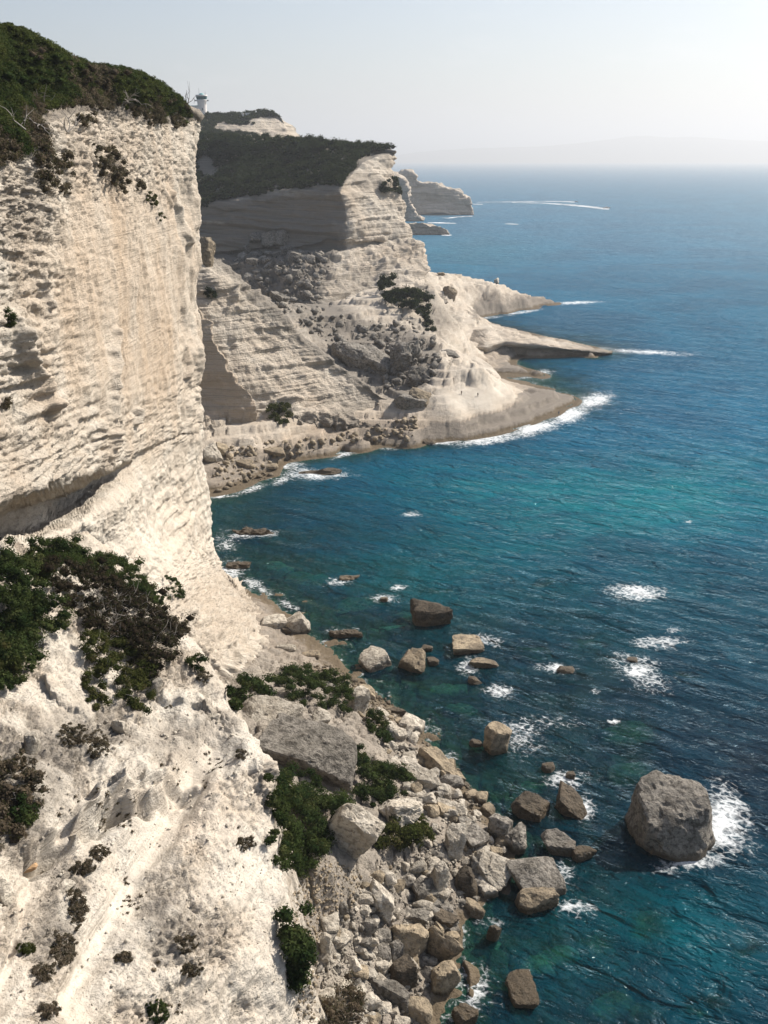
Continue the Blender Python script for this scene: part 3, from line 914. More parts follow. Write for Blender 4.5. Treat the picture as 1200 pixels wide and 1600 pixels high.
rows.append(hrow((285, 398, 621), (350, 392, 605), (420, 386, 590), (480, 384, 572), (539, 378, 556), (572, 374, 568), (607, 370, 585), (640, 366, 598)))
rows.append(hrow((285, 402, 624), (350, 397, 608), (420, 391, 592), (480, 388, 574), (540, 383, 559), (572, 379, 572), (608, 375, 589), (639, 372, 601)))
rows.append(hrow((285, 415, 600), (350, 412, 586), (420, 408, 570), (470, 402, 556), (522, 397, 546), (570, 392, 560), (616, 387, 578), (657, 389, 592)))
rows.append(hrow((285, 455, 570), (350, 450, 556), (415, 448, 542), (460, 445, 528), (508, 450, 520), (566, 445, 536), (620, 432, 556), (667, 418, 575)))
rows.append(hrow((285, 500, 545), (350, 490, 530), (410, 488, 515), (450, 490, 505), (495, 494, 498), (560, 488, 512), (622, 474, 530), (672, 448, 556)))
rows.append(hrow((285, 600, 500), (350, 590, 490), (410, 580, 480), (450, 570, 475), (500, 560, 475), (560, 540, 485), (630, 515, 505), (690, 480, 535)))
HP = loft(rows, [4, 12, 22, 26, 30, 52, 8, 16, 34, 34, 14], [20, 30, 34, 40, 40, 40, 36, 10, 6, 4])
P0 = HP.copy()
n = grid_normals(P0)
px, py, dd = proj(P0)
ri = np.arange(P0.shape[0])[:, None] * np.ones(P0.shape[1])[None]
ridx = np.cumsum([0, 4, 12, 22, 26, 30, 52, 8, 16, 34, 34, 14])
cidx = np.cumsum([0, 20, 30, 34, 40, 40, 40, 36])
ci = np.ones(P0.shape[0])[:, None] * np.arange(P0.shape[1])[None]
cliff = sstep(ridx[3] - 2, ridx[3] + 4, ri) * sstep(ridx[9] + 20, ridx[8], ri)
h = P0[..., 2] + 0.01 * P0[..., 0] + 1.4 * fbm(P0, 90, 2, 0.5, 301)
st1, st2, st3 = strata(P0, h, 7.5, 130, 302, 0.15), strata(P0, h, 3.0, 70, 303, 0.18), strata(P0, h, 1.3, 34, 304, 0.25)
d = fbm(P0, 40, 4, 0.5, 306) * 3.0 + cliff * (st1 * 3.0 + st2 * 2.0 + st3 * 1.0 + fbm(P0, 9, 3, 0.5, 307) * 1.2)
talus = sstep(ridx[7], ridx[8], ri)
litc = sstep(cidx[3] + 10, cidx[4] + 6, ci) * sstep(ridx[10] + 10, ridx[9] + 20, ri)
d = d + talus * (fbm(P0, 10, 4, 0.6, 308) * 0.9 + st2 * (1.0 + 1.4 * litc) + st1 * (0.8 + 2.2 * litc) + st3 * 0.8 * litc + blocks(P0, 8, 313, 0.12, False, (1, 1, 1.3)) * (2.6 - 1.9 * litc)) - 1.6 * cliff * np.clip(ridged(P0, 26, 2, 0.5, 309, (1, 1, 0.2)) - 0.7, 0, 1)
fade = sstep(0, 8, ri)
HP = P0 + n * (d * fade)[..., None]
HEAD = dict(P=HP, px=px, py=py, ri=ri, ci=ci, ridx=ridx, cidx=cidx)
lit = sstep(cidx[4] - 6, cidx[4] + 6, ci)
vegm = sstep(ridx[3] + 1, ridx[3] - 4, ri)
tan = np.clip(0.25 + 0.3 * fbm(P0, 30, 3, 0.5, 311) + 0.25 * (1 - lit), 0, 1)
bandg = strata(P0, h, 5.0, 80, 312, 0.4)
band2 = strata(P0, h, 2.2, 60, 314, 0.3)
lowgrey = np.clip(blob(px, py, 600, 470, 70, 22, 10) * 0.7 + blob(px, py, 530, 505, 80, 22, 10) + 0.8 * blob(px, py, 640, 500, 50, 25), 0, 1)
grey = np.clip(0.08 + 0.75 * np.clip(bandg + 0.1, 0, 1) + 0.5 * np.clip(band2, 0, 1) + 0.7 * talus * (1 - litc) + (1 - lit) * (0.75 + 0.5 * band2) + vegm + lowgrey, 0, 1)  # grey beds, plus the face away from the sun painted darker to deepen its shade
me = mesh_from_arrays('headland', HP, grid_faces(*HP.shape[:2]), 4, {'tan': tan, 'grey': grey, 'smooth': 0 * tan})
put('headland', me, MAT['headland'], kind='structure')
print('headland', HP.shape, round(time.time() - T0, 1))

# ================================================================ LOW PROMONTORY WITH AN UNDERCUT FACE
lip = [PZ(722, 540, 4), PZ(756, 541, 9), PZ(785, 533, 9), PZ(820, 536, 8), PZ(860, 541, 6.2), PZ(900, 546, 4.2), PZ(935, 550, 2.2), PZ(956, 552, 0.6)]
bk = [PZ(722, 520, 4), PZ(758, 513, 12), PZ(790, 519, 10.5), PZ(820, 525, 9), PZ(855, 531, 7), PZ(895, 538, 4.8), PZ(930, 545, 2.4), PZ(957, 550, 0.5)]
rows = [[p + np.array((0, 14, -p[2] - 2)) for p in bk], bk, [(a * 0.45 + b * 0.55) + np.array((0, 0, 0.6)) for a, b in zip(bk, lip)], lip,
        [p + np.array((0, 0.4, -0.25 * p[2])) for p in lip], [p + np.array((0, 3.6, -0.45 * p[2])) for p in lip], [p + np.array((0, 4.2, -p[2] - 1.5)) for p in lip]]
PP = loft(rows, [5, 16, 14, 6, 8, 8], [10, 16, 18, 18, 18, 16, 10])
P0 = PP.copy()
n = grid_normals(P0)
d = fbm(P0, 14, 4, 0.55, 351) * 0.9 + strata(P0, P0[..., 2], 1.6, 16, 352) * 0.7 + fbm(P0, 3, 2, 0.5, 353) * 0.3
PP = P0 + n * d[..., None]
zl = sstep(7, 2, P0[..., 2])
me = mesh_from_arrays('promontory', PP, grid_faces(*PP.shape[:2]), 4, {'tan': 0.35 + 0.2 * zl, 'grey': 0.15 + 0.5 * zl, 'smooth': 0.2 + 0 * zl})
put('promontory', me, MAT['headland'], kind='structure')

# white bedded ledge above the pale dome
tp = [PD(668, 582, 455), PD(690, 571, 462), PD(720, 568, 458), PD(750, 571, 452), PD(772, 580, 450), PD(782, 592, 452)]
ft = [PD(664, 612, 425), PD(688, 611, 428), PD(718, 606, 428), PD(748, 600, 430), PD(770, 598, 438), PD(781, 600, 446)]
rows = [[p + np.array((-6, 30, 1)) for p in tp], [p + np.array((-1, 8, 1.0)) for p in tp], tp, [a * 0.5 + b * 0.5 + np.array((0, -1.0, 0.6)) for a, b in zip(tp, ft)], ft, [p + np.array((0, 3.5, -0.6)) for p in ft], [p + np.array((0.5, 4, -6)) for p in ft]]
PP = loft(rows, [4, 8, 16, 16, 5, 4], [14, 18, 18, 16, 10])
P0 = PP.copy()
n = grid_normals(P0)
px, py, _ = proj(P0)
d = fbm(P0, 12, 3, 0.5, 361) * 0.8 + strata(P0, P0[..., 2], 2.2, 18, 362) * 1.2 + strata(P0, P0[..., 2], 0.9, 9, 363) * 0.6
d = d - 4.5 * blob(px, py, 757, 592, 11, 5) - 1.5 * blob(px, py, 728, 594, 2.5, 2)
PP = P0 + n * d[..., None]
me = mesh_from_arrays('white_ledge', PP, grid_faces(*PP.shape[:2]), 4, {'tan': 0 * d + 0.05, 'grey': 0 * d + 0.05, 'smooth': 0 * d + 0.4})
put('white_ledge', me, MAT['headland'], kind='structure')

# ================================================================ LIGHTHOUSE HILL
rows = []
sk = [(270, 176, 1040), (300, 178, 1020), (325, 178, 1015), (352, 179, 1020), (372, 178, 1020), (395, 175, 1010), (415, 175, 1000), (435, 181, 990), (444, 190, 985)]
r = [PD(*p) for p in sk]
def gr(*pts):
    q = [PD(*p) for p in pts]
    e = q[-1]
    return q + [e + (5, 60, -5), e + (-60, 160, -5)]
rows.append([p + np.array((0, 140, -8)) for p in r + [r[-1]] * 2])
rows.append(gr(*sk))
rows.append(gr((270, 185, 990), (300, 187, 980), (325, 187, 975), (352, 188, 975), (372, 187, 975), (395, 183, 975), (415, 182, 975), (437, 185, 975), (446, 197, 978)))
rows.append(gr((270, 197, 950), (300, 199, 945), (325, 198, 945), (352, 198, 945), (375, 196, 948), (395, 191, 955), (416, 191, 960), (440, 196, 965), (447, 199, 972)))
rows.append(gr((270, 210, 920), (300, 211, 915), (325, 211, 912), (352, 210, 915), (375, 209, 920), (397, 208, 930), (420, 208, 938), (440, 207, 945), (451, 206, 955)))
rows.append(gr((270, 240, 860), (300, 240, 860), (325, 240, 860), (352, 240, 860), (375, 240, 865), (400, 240, 870), (425, 240, 880), (450, 240, 890), (465, 240, 900)))
GP = loft(rows, [4, 14, 20, 24, 16], [6, 14, 14, 14, 14, 14, 14, 12, 4, 3])
P0 = GP.copy()
n = grid_normals(P0)
px, py, dd = proj(P0)
d = fbm(P0, 60, 3, 0.5, 401) * 3.0 + fbm(P0, 14, 3, 0.55, 402) * 1.8 + strata(P0, P0[..., 2], 6, 40, 403) * 1.5
GP = P0 + n * (d * sstep(0, 6, np.arange(P0.shape[0]))[:, None])[..., None]
HILL = dict(P=GP, px=px, py=py)
bare = np.clip(blob(px, py, 425, 202, 45, 12, 10) + 0.8 * blob(px, py, 440, 190, 14, 10) + 0.5 * blob(px, py, 350, 200, 30, 5), 0, 1)
me = mesh_from_arrays('lighthouse_hill', GP, grid_faces(*GP.shape[:2]), 4, {'tan': 0.2 + 0 * bare, 'grey': np.clip(0.9 - 1.3 * bare, 0.15, 1), 'smooth': 0 * bare})
put('lighthouse_hill', me, MAT['far'], kind='structure')

# ================================================================ FAR CAPE AND ITS LOW ISLETS
def ridge_land(name, sky, D, depth, foot_py, seed, amp, mat, tan=0.3, grey=0.2, th=9.0, nose=None):
    rows = []
    top = [PD(px, py, D) for px, py in sky]
    rows.append([p * 1.0 + np.array((0, depth, 0)) * 1.0 for p in top])
    rows[-1] = [np.array((p[0], p[1], -3.0)) for p in rows[-1]]
    rows.append([p + np.array((0, depth * 0.5, -0.12 * abs(p[2]))) for p in top])
    rows.append(top)
    rows.append([p + np.array((0, -depth * 0.03, 0)) * 1.0 + np.array((0, 0, -0.10 * p[2])) for p in top])
    rows.append([np.array((p[0], p[1] - depth * 0.045, p[2] * 0.4)) for p in top])
    rows.append([np.array((p[0], p[1] - depth * 0.09, -3.0)) for p in top])
    P0 = loft(rows, [4, 8, 10, 36, 36], [20] * (len(sky) - 1))
    n = grid_normals(P0)
    d = fbm(P0, amp * 14, 5, 0.55, seed) * amp * 1.9 + strata(P0, P0[..., 2] + 0.06 * P0[..., 0], th, amp * 12, seed + 1, 0.2) * amp * 1.5 + strata(P0, P0[..., 2], th * 0.4, amp * 8, seed + 2) * amp * 0.9
    P = P0 + n * d[..., None]
    s = P0.shape[:2]
    me = mesh_from_arrays(name, P, grid_faces(*s), 4, {'tan': np.full(s, tan), 'grey': np.full(s, grey), 'smooth': np.zeros(s)})
    return put(name, me, mat, kind='structure')
ridge_land('far_cape', [(585, 268), (612, 272), (640, 271), (649, 276), (653, 285), (670, 290), (690, 296), (705, 300), (722, 307), (733, 317), (737, 330), (739, 338)], 1830, 260, 337, 501, 7.0, MAT['far'], 0.25, 0.15, 14)
ridge_land('far_buttress', [(590, 268), (615, 273), (628, 280), (636, 300), (642, 322), (652, 338), (662, 345)], 1640, 120, 345, 511, 4.0, MAT['far'], 0.3, 0.05, 10)
ridge_land('low_islet', [(625, 352), (640, 350), (660, 351), (680, 356), (694, 360), (702, 366)], 1345, 90, 368, 521, 2.0, MAT['far'], 0.5, 0.35, 6)
print('far', round(time.time() - T0, 1))

# far mountains across the strait
xs = np.linspace(-4000, 21000, 240)
DM = 27000.0
prof = np.interp(600 + F * xs / DM, [600, 650, 700, 760, 840, 900, 940, 980, 1010, 1040, 1080, 1130, 1200, 1300, 1500, 1800],
                 [246, 238, 234, 231, 229, 224, 219, 214, 212, 215, 214, 218, 222, 216, 226, 240])
zt = CAM_H + DM * (248 - prof) / 1598.3
zt = zt + 25 * noise3(xs / 900, 0 * xs, 0 * xs, 9) + 10 * noise3(xs / 300, 0 * xs, 0 * xs + 3, 9)
Yc = DM * 1.06
G = np.stack([np.stack([xs, np.full_like(xs, Yc - 1400), np.full_like(xs, -5)], -1),
              np.stack([xs, np.full_like(xs, Yc - 500), zt * 0.55], -1),
              np.stack([xs, np.full_like(xs, Yc), zt], -1),
              np.stack([xs, np.full_like(xs, Yc + 900), zt * 0.5], -1),
              np.stack([xs, np.full_like(xs, Yc + 2000), np.full_like(xs, -5)], -1)], 0)
kk = NT('hazy_mountain')
MAT['mountain'] = kk.done(kk.principled(kk.mix(kk.noise(kk.coord('Object'), 0.002, 4), (0.10, 0.11, 0.08), (0.22, 0.20, 0.16)), 0.95))
put('mountains', mesh_from_arrays('mountains', G, grid_faces(5, 240), 4), MAT['mountain'], kind='structure')
#@@SEA
# ================================================================ SEA
ys = np.concatenate([58.0 * (900.0 / 58.0) ** np.linspace(0, 1, 640), 900.0 * (90000.0 / 900.0) ** np.linspace(0, 1, 90)[1:]])
u = np.linspace(-1, 1, 350)
YY = np.repeat(ys[:, None], len(u), 1)
XX = (0.5 * ys + 34)[:, None] * u[None]
ZZ = np.zeros_like(XX)
near = ys < 1000
SPt = np.stack([XX, YY, ZZ], -1)
tz = np.full(XX.shape, -14.0)
ok = (YY < 700) & (XX > -0.25 * YY - 4) & (XX < 0.285 * YY + 14)
tz[ok] = terrain_z(XX[ok], YY[ok])
edge = sstep(1.0, 0.82, XX / (0.285 * YY + 14)) * sstep(700, 640, YY)
depth = 14 + (np.clip(-tz, -1, 14) - 14) * edge
spx, spy, _ = proj(SPt)
SUBM = [(1100, 1570, 90, 50), (1010, 1575, 60, 34), (955, 1562, 70, 36), (1020, 1440, 80, 40), (930, 1470, 50, 30), (870, 1480, 60, 36), (840, 1500, 50, 30), (985, 1195, 70, 30), (980, 1135, 80, 24), (1080, 1055, 70, 20), (830, 1010, 60, 14),
        (640, 955, 50, 14), (600, 975, 60, 16), (700, 1070, 60, 22), (820, 1225, 60, 24), (560, 940, 70, 16), (720, 1100, 50, 20), (850, 910, 60, 10), (910, 1000, 60, 14), (760, 1480, 60, 40), (1160, 1480, 70, 40), (690, 920, 50, 12), (480, 900, 70, 14), (430, 880, 60, 12)]
sfb = fbm(SPt, 3.5, 3, 0.6, 615)
swx = spx + 22 * noise3(XX / 5, YY / 5, 0 * XX, 611) * (YY < 400)
swy = spy + 12 * noise3(XX / 5, YY / 5, 0 * XX + 9, 611) * (YY < 400)
for x, y, w, h in SUBM:
    m = (np.abs(spx - x) < 2 * w) & (np.abs(spy - y) < 2.2 * h)
    depth[m] = np.minimum(depth[m], 0.9 + (depth[m] - 0.9) * (1 - np.clip(1.15 * blob(swx[m], swy[m], x, y, 0.52 * w, 0.5 * h), 0, 1) * np.clip(0.75 + 0.9 * sfb[m], 0, 1)))
foam = np.zeros_like(XX)
FOAM = [(1128, 1285, 52, 62, -20, 1.2), (1085, 1345, 75, 18, -10, 1.0), (992, 926, 52, 15, 4, 1.15), (1030, 1002, 50, 14, 0, 0.95), (1000, 1050, 55, 28, 25, 1.0),
        (865, 1044, 38, 9, 6, 1.05), (780, 1080, 34, 12, 0, 1.0), (735, 1040, 26, 22, 20, 0.85), (765, 1000, 36, 13, 12, 0.8), (815, 1148, 46, 36, 10, 0.85),
        (885, 1217, 46, 17, 0, 0.95), (915, 1265, 18, 28, -20, 0.95), (884, 1362, 18, 30, -15, 1.0), (896, 1418, 36, 26, 0, 0.85), (742, 1550, 48, 40, 0, 0.85),
        (700, 1590, 40, 20, 0, 0.7), (530, 908, 44, 9, 0, 0.75), (600, 935, 30, 9, 5, 0.75), (622, 917, 24, 6, 0, 0.8), (362, 893, 28, 22, 30, 0.95),
        (400, 915, 40, 10, 25, 0.9), (450, 945, 30, 8, 25, 0.8), (392, 835, 58, 7, -4, 0.95), (352, 848, 24, 20, 0, 0.8), (490, 741, 66, 11, 0, 1.1),
        (455, 728, 25, 10, 0, 1.0), (540, 709, 30, 6, -15, 1.0), (600, 700, 40, 4, 0, 0.75), (700, 690, 44, 6, -3, 1.1), (765, 683, 60, 9, -8, 1.15), (835, 669, 52, 13, -15, 1.3), (760, 688, 60, 8, -6, 1.2),
        (890, 648, 36, 16, -20, 1.3), (928, 626, 36, 14, -10, 1.25), (1010, 550, 85, 5, 3, 1.1), (935, 546, 30, 6, 0, 0.9), (900, 473, 48, 3.2, -2, 1.15), (815, 488, 40, 3.5, -9, 1.0),
        (765, 496, 28, 3, -5, 0.9), (850, 581, 20, 5, 0, 0.9), (815, 591, 30, 3.5, -5, 0.8), (642, 804, 22, 5, -5, 0.95), (1076, 815, 8, 3, 0, 0.9), (960, 1126, 14, 6, 0, 1.0),
        (930, 1080, 9, 5, 0, 0.9), (540, 988, 42, 12, 0, 0.62), (665, 1140, 30, 20, 30, 0.7), (700, 1180, 26, 14, 30, 0.6), (760, 1440, 40, 20, 0, 0.5), (860, 1130, 90, 26, 10, 0.5),
        (1030, 925, 26, 8, 0, 0.6), (340, 775, 30, 6, -5, 0.95), (390, 765, 40, 6, -15, 0.95), (440, 750, 22, 7, -20, 0.95), (980, 640, 30, 8, -10, 0.5), (1050, 985, 20, 8, 0, 0.8)]
for cx, cy_, rx, ry, ro, s in FOAM:
    m = (np.abs(spx - cx) < 3 * max(rx, ry)) & (np.abs(spy - cy_) < 3 * max(rx, ry))
    if m.any():
        foam[m] = np.maximum(foam[m], s * blob(spx[m], spy[m], cx, cy_, rx, ry, ro))
foam = np.maximum(foam, 0.55 * np.exp(-(np.clip(depth, 0, 9) / 0.45) ** 2) * (depth < 3))
teal = np.clip(0.9 * blob(spx, spy, 880, 775, 260, 50, 4) + 0.6 * blob(spx, spy, 1120, 760, 160, 60) + 0.7 * blob(spx, spy, 640, 905, 160, 45, 10) + 0.5 * blob(spx, spy, 760, 850, 120, 40)
       + 0.5 * blob(spx, spy, 1000, 1480, 230, 110) + 0.4 * blob(spx, spy, 730, 395, 120, 30) + 0.25 * blob(spx, spy, 1000, 900, 300, 150), 0, 1)
openw = sstep(150, 420, YY + 0.25 * XX)
# swell
near_w = sstep(1200, 300, YY)
ang = R(-28)
cu, cv = XX * math.cos(ang) + YY * math.sin(ang), -XX * math.sin(ang) + YY * math.cos(ang)
Pw = np.stack([cu * 0.4, cv, 0 * cu], -1)
ZZ = near_w * np.clip(depth / 3, 0.2, 1) * (0.50 * fbm(Pw, 11, 3, 0.5, 601) + 0.16 * fbm(Pw, 3.2, 2, 0.5, 605)) * 0.8
SPt = np.stack([XX, YY, ZZ], -1)
k = NT('sea_water')
co = k.coord('Object')
dp, fo, te = k.attr('depth'), k.attr('foam'), k.attr('teal')
rot = k.mapping(co, (1, 1, 1), rot=(0, 0, R(28)))
waves = k.mapping(rot, (0.45, 1, 1))
n1 = k.noise(waves, 0.085, 3, 0.55, 0.4)
n2 = k.noise(waves, 0.26, 3, 0.55, 0.5)
n3 = k.noise(waves, 1.15, 3, 0.6, 0.4)
def crest(x):
    y = k.math('MULTIPLY_ADD', x, 2.0, -1.0)
    return k.math('SUBTRACT', 1.0, k.math('SQRT', k.math('MULTIPLY_ADD', y, y, 0.012)))
n2r, n3r = crest(n2), crest(n3)
big = k.noise(co, 0.012, 4, 0.6, 0.6)
patch = k.noise(k.mapping(co, (1, 1.6, 1)), 0.05, 4, 0.6, 0.5)
opn = k.mix(k.ss(big, 0.35, 0.65), (0.002, 0.064, 0.130), (0.003, 0.096, 0.178))
nrs = k.mix(k.ss(big, 0.35, 0.65), (0.0004, 0.010, 0.022), (0.0007, 0.026, 0.046))
deep = k.mix(k.attr('open'), nrs, opn)
tf = k.math('MULTIPLY', te, k.lin(patch, 0.3, 0.65, 0.25, 1.0), clamp=True)
body = k.mix(tf, deep, (0.001, 0.135, 0.160))
# shallow water over rock and weed
sh = k.math('MULTIPLY', k.ss(dp, 9.0, 2.0), k.ss(patch, 0.42, 0.62))
body = k.mix(k.math('MULTIPLY', sh, 0.55), body, (0.004, 0.030, 0.031))
body = k.mix(k.math('MULTIPLY', k.ss(n2, 0.48, 0.72), 0.35), body, k.mix(0.4, body, (0.004, 0.085, 0.125)))
hgt = k.math('ADD', k.math('MULTIPLY', n1, 2.2), k.math('ADD', k.math('ADD', k.math('MULTIPLY', n2, 0.9), k.math('MULTIPLY', n2r, 0.9)), k.math('ADD', k.math('MULTIPLY', n3, 0.35), k.math('MULTIPLY', n3r, 0.36))))
nm = k.bump(hgt, 1.0, 1.55)
diff = k.n('ShaderNodeBsdfDiffuse')
k.l(body, diff.inputs[0])
k.l(nm, diff.inputs['Normal'])
trn = k.n('ShaderNodeBsdfTransparent')
trn.inputs[0].default_value = (0.32, 0.70, 0.66, 1)
m1 = k.n('ShaderNodeMixShader')
tr = k.math('POWER', 2.718, k.math('MULTIPLY', k.math('MAXIMUM', dp, 0.0), -0.27))
k.l(k.math('MULTIPLY', tr, 0.93), m1.inputs[0])
k.l(diff.outputs[0], m1.inputs[1])
k.l(trn.outputs[0], m1.inputs[2])
gl = k.n('ShaderNodeBsdfGlossy')
k.l(k.attr('chop'), gl.inputs['Roughness'])
gl.inputs[0].default_value = (0.74, 0.92, 1.0, 1)
k.l(nm, gl.inputs['Normal'])
fr = k.n('ShaderNodeFresnel')
fr.inputs[0].default_value = 1.33
k.l(nm, fr.inputs['Normal'])
m2 = k.n('ShaderNodeMixShader')
k.l(k.math('MULTIPLY', fr.outputs[0], 0.48), m2.inputs[0])
k.l(m1.outputs[0], m2.inputs[1])
k.l(gl.outputs[0], m2.inputs[2])
# foam lace
dn = k.n('ShaderNodeTexNoise')
dn.inputs['Scale'].default_value = 0.6
dn.inputs['Detail'].default_value = 4
k.l(co, dn.inputs['Vector'])
va = k.n('ShaderNodeVectorMath', operation='MULTIPLY_ADD')
k.l(dn.outputs['Color'], va.inputs[0])
va.inputs[1].default_value = (2.4, 2.4, 0)
k.l(co, va.inputs[2])
edge = k.voronoi(va.outputs[0], 0.75, 'DISTANCE_TO_EDGE')
lace = k.math('SUBTRACT', 1.0, k.math('MULTIPLY', edge, 4.5), clamp=True)
fine = k.noise(k.mapping(rot, (0.7, 1.2, 1)), 1.0, 7, 0.75, 0.6)
coarse = k.noise(co, 0.2, 4, 0.6, 0.3)
fs = k.math('ADD', k.math('MULTIPLY', fo, 0.72), k.math('ADD', k.math('MULTIPLY', k.math('SUBTRACT', fine, 0.5), 1.5), k.math('MULTIPLY', k.math('SUBTRACT', coarse, 0.5), 0.9)))
fs = k.math('ADD', fs, k.math('MULTIPLY', lace, 0.26))
ff = k.math('MULTIPLY', k.ss(fs, 0.48, 1.15), k.ss(fo, 0.05, 0.3))
fd = k.n('ShaderNodeBsdfDiffuse')
fd.inputs[0].default_value = (0.78, 0.80, 0.80, 1)
m3 = k.n('ShaderNodeMixShader')
k.l(k.math('MULTIPLY', ff, 0.88), m3.inputs[0])
k.l(m2.outputs[0], m3.inputs[1])
k.l(fd.outputs[0], m3.inputs[2])
MAT['sea'] = k.done(m3.outputs[0])
me = mesh_from_arrays('sea', SPt, grid_faces(*XX.shape), 4, {'depth': depth, 'foam': foam, 'teal': teal, 'open': openw, 'chop': 0.06 + 0.30 * sstep(250, 1400, YY)})
put('sea', me, MAT['sea'], kind='structure')
print('sea', round(time.time() - T0, 1))

#@@THINGS
# ================================================================ THINGS
bpy.context.view_layer.update()
DEPS = bpy.context.evaluated_depsgraph_get()
def look(px, py, sea_ok=True):
    """the point of the built setting that lies under a photograph pixel"""
    q = PD(px, py, 1.0) - np.array((0, 0, CAM_H))
    dirv = Vector(q).normalized()
    org = Vector((0, 0, CAM_H)) + dirv * 5
    for _ in range(3):
        okk, loc, nor, idx, ob, mx = scene.ray_cast(DEPS, org, dirv)
        if not okk:
            return None
        if ob.name == 'sea' and not sea_ok:
            org = loc + dirv * 0.05
            continue
        if nor.dot(dirv) > 0:
            nor = -nor
        D = (loc - Vector((0, 0, CAM_H))).dot(Vector((0, CP, -SP)))
        return np.array(loc), np.array(nor), D, ob.name
    return None

rng = np.random.RandomState(11)

# ---------------------------------------------------------------- foliage
def leaf_arrays(cent, nrm, rad, per, leaf, seed, flat=0.75):
    """leaf triangles on the outer shells of many small clumps"""
    rs = np.random.RandomState(seed)
    N = len(cent)
    cent = np.repeat(cent, per, 0)
    nn = np.repeat(nrm, per, 0)
    rr = np.repeat(rad, per)[:, None]
    v = rs.normal(size=(N * per, 3))
    v /= np.linalg.norm(v, axis=1)[:, None]
    dt = (v * nn).sum(1)
    v = np.where((dt < -0.15)[:, None], v - 2 * dt[:, None] * nn, v)
    sh = rs.uniform(0.55, 1.05, (N * per, 1))
    p = cent + v * rr * sh * np.array((1, 1, flat))
    dirn = v + rs.normal(size=v.shape) * 0.38
    dirn /= np.linalg.norm(dirn, axis=1)[:, None]
    t = np.cross(dirn, rs.normal(size=v.shape))
    t /= np.linalg.norm(t, axis=1)[:, None] + 1e-9
    b = np.cross(dirn, t)
    L = leaf * rs.uniform(0.6, 1.4, (N * per, 1))
    V = np.stack([p - t * L * 0.55, p + t * L * 0.55, p + b * L * 1.05 + dirn * L * 0.25], 1)
    rnd = np.repeat(np.repeat(rs.uniform(0, 1, N), per) * 0.7 + rs.uniform(0, 0.3, N * per), 3)
    return V.reshape(-1, 3), rnd

def core_arrays(cent, rad, flat=0.7):
    """small dark inner bodies that close the clumps"""
    o = np.array([(1, 0, 0), (-1, 0, 0), (0, 1, 0), (0, -1, 0), (0, 0, 1), (0, 0, -1)], float) * np.array((1, 1, flat))
    f = np.array([(0, 2, 4), (2, 1, 4), (1, 3, 4), (3, 0, 4), (2, 0, 5), (1, 2, 5), (3, 1, 5), (0, 3, 5)])
    V = cent[:, None] + o[None] * (rad * 0.66)[:, None, None]
    Fc = f[None] + (np.arange(len(cent)) * 6)[:, None, None]
    return V.reshape(-1, 3), Fc.reshape(-1, 3)

def foliage_mesh(name, cent, nrm, rad, per, leaf, seed, flat=0.75):
    cent, nrm, rad = np.asarray(cent, float), np.asarray(nrm, float), np.asarray(rad, float)
    V1, r1 = leaf_arrays(cent, nrm, rad, per, leaf, seed, flat)
    V2, F2 = core_arrays(cent, rad, flat)
    F1 = np.arange(len(V1)).reshape(-1, 3)
    V = np.concatenate([V1, V2])
    Fa = np.concatenate([F1, F2 + len(V1)])
    return mesh_from_arrays(name, V, Fa, 3, {'rnd': np.concatenate([r1, np.zeros(len(V2))])}, smooth=False)

def tubes_mesh(name, paths, sides=4):
    """paths: list of (points, radii)"""
    V, Fa = [], []
    b = 0
    for pts, rad in paths:
        pts = np.asarray(pts, float)
        m = len(pts)
        d = np.gradient(pts, axis=0)
        d /= np.linalg.norm(d, axis=1)[:, None] + 1e-9
        a = np.cross(d, (0.31, 0.17, 0.93))
        a /= np.linalg.norm(a, axis=1)[:, None] + 1e-9
        c = np.cross(d, a)
        for s in range(sides):
            t = 2 * math.pi * s / sides
            V.append(pts + (a * math.cos(t) + c * math.sin(t)) * np.asarray(rad)[:, None])
        idx = b + np.arange(sides * m).reshape(sides, m)
        for s in range(sides):
            q = (s + 1) % sides
            Fa.append(np.stack([idx[s, :-1], idx[q, :-1], idx[q, 1:], idx[s, 1:]], -1))
        b += sides * m
    return mesh_from_arrays(name, np.concatenate(V), np.concatenate(Fa), 4)

def branch_paths(base, nrm, n, length, seed, rad=0.05, spread=1.0):
    rs = np.random.RandomState(seed)
    out = []
    for i in range(n):
        b = base[rs.randint(len(base))]
        p = np.array(b[0] if isinstance(b, tuple) else b, float)
        d = np.asarray(nrm) * rs.uniform(0.4, 1.2) + rs.normal(size=3) * spread * 0.6
        d /= np.linalg.norm(d)
        L = length * rs.uniform(0.5, 1.2)
        m = 6
        pts = [p]
        for k2 in range(m - 1):
            d = d + rs.normal(size=3) * 0.30
            d /= np.linalg.norm(d)
            pts.append(pts[-1] + d * L / (m - 1))
        r0 = rad * rs.uniform(0.6, 1.3)
        out.append((pts, r0 * np.linspace(1, 0.25, m)))
        j = rs.randint(2, 4)
        d2 = d + rs.normal(size=3) * 0.7
        d2 /= np.linalg.norm(d2)
        out.append(([pts[j], pts[j] + d2 * L * 0.22, pts[j] + d2 * L * 0.42 + rs.normal(size=3) * L * 0.06], r0 * np.array((0.6, 0.4, 0.2))))
    return out

def poly_samples(poly, n, seed, sea_ok=False, maxd=None):
    rs = np.random.RandomState(seed)
    pa = np.array(poly, float)
    lo, hi = pa.min(0), pa.max(0)
    out = []
    tries = 0
    while len(out) < n and tries < n * 12:
        tries += 1
        x, y = rs.uniform(lo[0], hi[0]), rs.uniform(lo[1], hi[1])
        if not inpoly(np.array([x]), np.array([y]), poly)[0]:
            continue
        q = look(x, y, sea_ok)
        if q is None or (maxd and q[2] > maxd):
            continue
        out.append(q)
    return out

